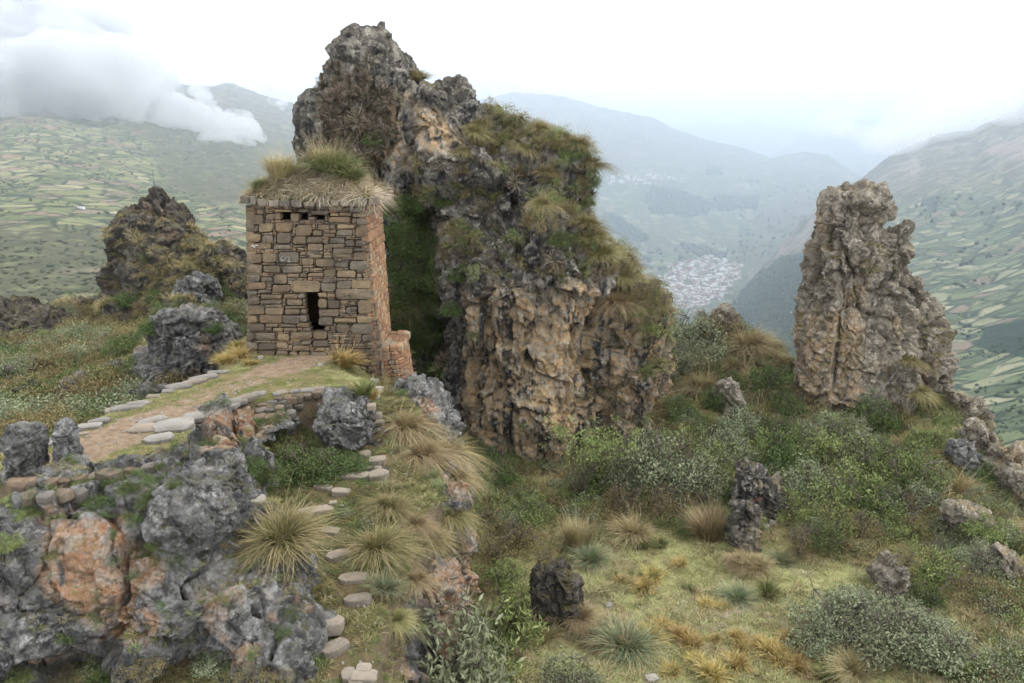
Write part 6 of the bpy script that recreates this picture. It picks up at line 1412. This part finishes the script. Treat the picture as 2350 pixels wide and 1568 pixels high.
# tufts that also serve the ground cover
for k, lst in TUFT.items():
    for i, me in enumerate(lst):
        px, py = {'turf': (1500, 1330), 'straw': (1240, 1420), 'mix': (700, 1330), 'green': (880, 1120), 'dead': (1350, 1380)}[k]
        h = hit(px + 30 * i, py + 25 * i)[0]; o = place_mesh(me, h, 1.0); PROTO[me.name] = o
        tag(o, {'turf': 'short turf tuft in the middle of the meadow', 'straw': 'small straw tuft beside the dark boulder', 'mix': 'small mixed green and straw tuft beside the steps', 'green': 'small green tuft on the stair rib', 'dead': 'small flattened dead grass tuft on the meadow'}[k] + (' beside its twin' if i else ''), 'grass tuft', kind='stuff')
h = hit(760, 300)[0]
for k in ('dark', 'green'):
    for me in ROS[k]:
        if me.name not in PROTO:
            h = hit(800 + 20 * len(PROTO) % 90, 300); o = place_mesh(me, h[0], 1.2); PROTO[me.name] = o; tag(o, 'spiky rosette plant on the shaded peak of the crag', 'rosette plant', 'rosettes on the peak')
under = [shrub_meshes(m, seed=60 + i, n_cl=26, n_per=26, n_stem=5, ll=0.10, lw=0.036, spread=0.16) for i, m in enumerate((L_green, L_dark, L_olive, L_grey))]
for i, (sm, fm) in enumerate(under):
    h = hit([1100, 1180, 1260, 1980][i], [1400, 1390, 1190, 1330][i])[0]; o = place_mesh(fm, h, 0.3, name='herb_plant'); PROTO[fm.name] = o
    tag(o, ['light green leafy herb', 'dark green leafy herb', 'brown leafy herb', 'grey green leafy herb'][i] + ' low on the meadow edge', 'herb', kind='stuff')

# ------------------------------------------------------------------ plants: ground cover
def ground_pts(n, seed, x0, x1, y0, y1, wfun):
    r = np.random.default_rng(seed); out = []
    while sum(len(o) for o in out) < n:
        x = x0 + (x1 - x0) * r.random(n * 2); y = y0 + (y1 - y0) * r.random(n * 2)
        k = r.random(n * 2) < wfun(x, y) * np.clip((12.0 / y) ** 1.2, 0, 1); k &= np.abs(x) < 0.75 * y + 1.5
        out.append(np.stack([x[k], y[k]], 1))
    p = np.vstack(out)[:n]; z = ground_z(p[:, 0], p[:, 1]); return np.column_stack([p, z - 0.01])
def pathw(x, y):
    d = np.full(x.shape, 9.0)
    for k in range(len(PATHL) - 1):
        a, b = PATHL[k], PATHL[k + 1]; e = b - a; t_ = np.clip(((x - a[0]) * e[0] + (y - a[1]) * e[1]) / (e @ e), 0, 1); d = np.minimum(d, np.hypot(x - a[0] - t_ * e[0], y - a[1] - t_ * e[1]))
    return sstep(0.35, 1.1, d + 0.4 * fbm(np.stack([x * 1.5, y * 1.5, 0 * x], 1), 3, 60))
SP = np.array([tuple(o.location + STAIRS.location)[:2] for o in STAIRS.children])
stepd = lambda x, y: np.min(np.hypot(x[:, None] - SP[None, :, 0], y[:, None] - SP[None, :, 1]), axis=1)
inT = lambda x, y: poly_sd(x, y, TERR)
mead = lambda x, y: sstep(6.6, 4.2, np.hypot((x - 4.2) / 1.05, (y - 14.5) / 0.85))
n2d = lambda x, y, f, s: fbm(np.stack([x * f, y * f, 0 * x], 1), 3, s)
gap = lambda x, y: sstep(-0.05, 0.25, n2d(x, y, 0.8, 91))
def cover(name, mes, pts, s0, s1, seed, label, cat, nrm=None, amount=0.6, zs=1.0):
    r = np.random.default_rng(seed)
    for i, me in enumerate(mes):
        p = pts[i::len(mes)]; n = len(p)
        if n == 0: continue
        rot = np.column_stack([r.normal(0, .12, n), r.normal(0, .12, n), r.random(n) * 6.28]) if nrm is None else align(nrm[i::len(mes)], r, amount)
        s = s0 + (s1 - s0) * r.random(n); scatter(name, me, p, rot, np.column_stack([s, s, s * zs]), label, cat)
p = ground_pts(9000, 1, -3, 12, 9, 22, lambda x, y: mead(x, y) * (0.35 + 0.65 * gap(x, y))); cover('meadow_turf', TUFT['turf'], p, 0.6, 1.35, 2, 'short green and straw turf of the meadow', 'grass')
p = ground_pts(2600, 3, -10, -3, 10.5, 20, lambda x, y: (inT(x, y) > 0.05) * pathw(x, y) * sstep(-.2, .15, n2d(x, y, 1.2, 93))); cover('terrace_turf', TUFT['turf'][:1], p, 0.3, 0.75, 4, 'thin short turf on the terrace', 'grass')
p = ground_pts(5200, 5, -9, -1.3, 7, 18, lambda x, y: (inT(x, y) < -0.1) * (poly_sd(x, y, STAIR) > -0.3) * (stepd(x, y) > 0.30)); cover('stair_bank_grass', TUFT['mix'][:1] + TUFT['green'] + TUFT['green'], p, 0.28, 0.75, 6, 'mixed grass covering the bank beside the steps', 'grass')
p = ground_pts(7500, 7, -4, 17, 8, 33, lambda x, y: (1 - 0.9 * mead(x, y)) * (poly_sd(x, y, STAIR) < -0.2)); cover('slope_grass', TUFT['straw'] + TUFT['mix'], p, 0.5, 1.35, 8, 'dry straw and green grass covering the slopes round the meadow', 'grass')
p = ground_pts(900, 9, -2, 12, 9, 21, lambda x, y: mead(x, y) * sstep(0.05, 0.3, n2d(x, y, 0.5, 95))); cover('meadow_dry_grass', TUFT['dead'] + TUFT['straw'][:1], p, 0.3, 0.65, 10, 'patches of dry flattened grass on the meadow', 'grass')
p = ground_pts(9000, 11, -34, -5, 12, 46, lambda x, y: 1.0 * (inT(x, y) < -0.2)); cover('hillside_grass', TUFT['mix'] + TUFT['green'] + TUFT['green'], p, 0.5, 1.5, 12, 'tussocky green and straw grass of the left hillside', 'grass')
ls_ = [o for o in COL.objects if o.name.startswith('loose_stone')][0]; PROTO[ls_.data.name] = ls_
p = ground_pts(420, 71, -9.2, -3.6, 11.2, 19.0, lambda x, y: (inT(x, y) > 0.1) * (0.15 + 0.85 * (1 - pathw(x, y)))); r = np.random.default_rng(4); sc_ = 0.08 + 0.30 * r.random(len(p)) ** 3
scatter('path_gravel', ls_.data, p + np.array([0, 0, 0.008]), np.column_stack([r.normal(0, .3, len(p)), r.normal(0, .3, len(p)), r.random(len(p)) * 6.28]), np.column_stack([sc_, sc_, sc_]), 'small loose stones strewn over the terrace earth', 'gravel')
p = ground_pts(300, 72, -4.2, -2.0, 8.5, 17, lambda x, y: stepd(x, y) < 0.6); sc_ = 0.10 + 0.35 * r.random(len(p)) ** 3
scatter('stair_gravel', ls_.data, p + np.array([0, 0, 0.01]), np.column_stack([r.normal(0, .3, len(p)), r.normal(0, .3, len(p)), r.random(len(p)) * 6.28]), np.column_stack([sc_, sc_, sc_]), 'small loose stones between the steps', 'gravel')
thick = lambda x, y: (1 - mead(x, y)) * (poly_sd(x, y, STAIR) < -0.2) * gap(x, y)
for i, (sm, fm) in enumerate(under):
    p = ground_pts(900, 20 + i, -3, 16, 9, 32, thick); cover('undergrowth', [fm], p, 0.25, 0.6, 30 + i, '%s low undergrowth between the shrubs' % ['light green', 'dark green', 'brown', 'grey green'][i], 'undergrowth')
    p = ground_pts(260, 40 + i, -9, -1.4, 7, 17.5, lambda x, y: (inT(x, y) < -0.1) * (poly_sd(x, y, STAIR) > -0.3) * gap(x, y) * (stepd(x, y) > 0.3)); cover('bank_herbs', [fm], p, 0.10, 0.26, 50 + i, '%s small herbs on the stair bank' % ['light green', 'dark green', 'brown', 'grey green'][i], 'herbs')
for i in (1, 2, 3):
    p = ground_pts(520, 80 + i, -30, -5, 15, 44, lambda x, y: (inT(x, y) < -0.3) * sstep(-0.05, 0.2, n2d(x, y, 0.45, 96 + i))); cover('hillside_herbs', [under[i][1]], p, 0.3, 0.85, 84 + i, '%s low herbs on the left hillside' % ['', 'dark green', 'brown', 'grey green'][i], 'herbs')
# roof grass
r = np.random.default_rng(9)
n = 560; x = -6.80 + 3.12 * r.random(n); y = FD + 0.24 + 2.2 * r.random(n) ** 1.2
z = roof_z(x, y); nr = np.stack([(x + 5.25) * 0.35, (y - FD - 1.3) * 0.6, np.ones(n)], 1)
cover('roof_grass', TUFT['dead'] + TUFT['straw'][:1], np.column_stack([x, y, z - .02]), 0.8, 1.5, 60, 'pale dead grass thatching the tower roof', 'grass', nr, 0.8)
n = 170; x = -6.85 + 3.2 * r.random(n); y = FD + 0.06 + 0.14 * r.random(n); cover('roof_moss', TUFT['green'], np.column_stack([x, y, roof_z(x, y) - .03]), 0.28, 0.5, 73, 'dark green moss and grass along the front edge of the tower roof', 'moss')
n = 150; x = -6.9 + 3.3 * r.random(n); y = FD + 0.3 + 2.0 * r.random(n); cover('roof_green_grass', TUFT['green'], np.column_stack([x, y, roof_z(x, y) - .02]), 0.5, 1.1, 61, 'green grass among the dead grass on the tower roof', 'grass')
# on the rocks
def px_of(c): return pix(c)
def wpeak(c, n):
    x, y = pix(c); return sstep(-10, 25, poly_sd(x, y, [(735, 215), (770, 150), (850, 150), (910, 240), (900, 330), (860, 420), (780, 440), (735, 330)]) + 40 * fbm(c * 0.7, 3, 5)) * (n[:, 2] > -0.6)
c_, n_ = on_rock(rock_main, 520, wpeak, 1); cover('rosette_carpet', ROS['dark'], c_, 0.8, 1.7, 62, 'dark carpet of spiky rosettes covering the peak of the crag', 'rosettes', n_, 0.75)
def wledge(lo, f, th): return lambda c, n: sstep(lo, lo + .35, n[:, 2]) * sstep(th, th + .2, fbm(c * f, 3, 8)) + 0.02
def wcrag(c, n):
    x, y = pix(c); top = sstep(700, 560, y) + 0.6 * sstep(1395, 1430, x)
    return (sstep(0.05, 0.45, n[:, 2]) + 0.06) * np.clip(top, 0, 1) * sstep(-0.12, 0.12, fbm(c * 0.6, 3, 8)) * (x > 960) * sstep(-5, -30, poly_sd(x, y, [(925, 210), (1080, 200), (1095, 260), (1060, 340), (1000, 370), (950, 330)]))
c_, n_ = on_rock(rock_main, 400, wcrag, 2); cover('ledge_grass', TUFT['mix'] + TUFT['green'], c_, 0.5, 1.2, 63, 'grass growing on the ledges of the huge crag', 'grass', n_, 0.5)
c_, n_ = on_rock(rock_main, 600, wcrag, 3); cover('ledge_rosettes', ROS['dark'] + ROS['green'], c_, 0.6, 1.5, 64, 'spiky rosettes scattered over the ledges of the huge crag', 'rosettes', n_, 0.7)
c_, n_ = on_rock(rock_main, 150, wcrag, 4); cover('ledge_herbs', [under[2][1]], c_, 0.25, 0.55, 65, 'brown herbs on the ledges of the huge crag', 'herbs', n_, 0.6)
c_, n_ = on_rock(rock_main, 140, wcrag, 5); cover('ledge_shrubs', [under[0][1]], c_, 0.25, 0.5, 66, 'green herbs on the ledges of the huge crag', 'herbs', n_, 0.6)
def wcleft(c, n):
    x, y = pix(c); return sstep(-10, 20, poly_sd(x, y, [(885, 450), (980, 450), (1010, 640), (1000, 830), (930, 800), (890, 600)])) + 0.0
c_, n_ = on_rock(rock_main, 420, wcleft, 6); cover('cleft_creeper', [under[1][1]], c_, 0.25, 0.6, 67, 'dark green creeper filling the cleft behind the tower', 'creeper', n_, 0.8)
c_, n_ = on_rock(rock_left, 1300, lambda c, n: sstep(0.0, 0.5, n[:, 2]) * sstep(-0.2, 0.1, fbm(c * 0.4, 3, 18)) * sstep(470, 560, pix(c)[1]) + 0.02, 7); cover('knoll_grass', TUFT['mix'] + TUFT['straw'][:1], c_, 0.7, 1.6, 68, 'brownish grass covering the ledges of the knoll', 'grass', n_, 0.5)
c_, n_ = on_rock(rock_left, 110, lambda c, n: sstep(-0.1, 0.4, n[:, 2]) * sstep(0.0, 0.2, fbm(c * 0.5, 3, 19)) * sstep(540, 620, pix(c)[1]), 8); cover('knoll_herbs', [under[1][1]], c_, 0.3, 0.8, 69, 'dark herbs growing over the knoll', 'herbs', n_, 0.6)
c_, n_ = on_rock(rock_pin, 170, lambda c, n: sstep(0.2, 0.6, n[:, 2]) * sstep(-0.1, 0.15, fbm(c * 0.7, 3, 20)) * sstep(500, 640, pix(c)[1]), 9); cover('pinnacle_grass', TUFT['mix'], c_, 0.5, 1.2, 70, 'tufts of grass in the cracks of the pinnacle', 'grass', n_, 0.5)
c_, n_ = on_rock(rock_fore, 420, lambda c, n: sstep(0.35, 0.7, n[:, 2]) * sstep(-0.05, 0.15, fbm(c * 0.9, 3, 22)), 10); cover('outcrop_moss_grass', TUFT['green'] + TUFT['mix'][:1], c_, 0.2, 0.55, 71, 'green grass and moss in the pockets of the front outcrop', 'grass', n_, 0.5)
c_, n_ = on_rock(rock_fore, 160, lambda c, n: sstep(0.1, 0.5, n[:, 2]) * sstep(0.0, 0.15, fbm(c * 0.9, 3, 24)), 12); cover('outcrop_herbs', [under[1][1]], c_, 0.10, 0.22, 72, 'dark herbs in the cracks of the front outcrop', 'herbs', n_, 0.6)
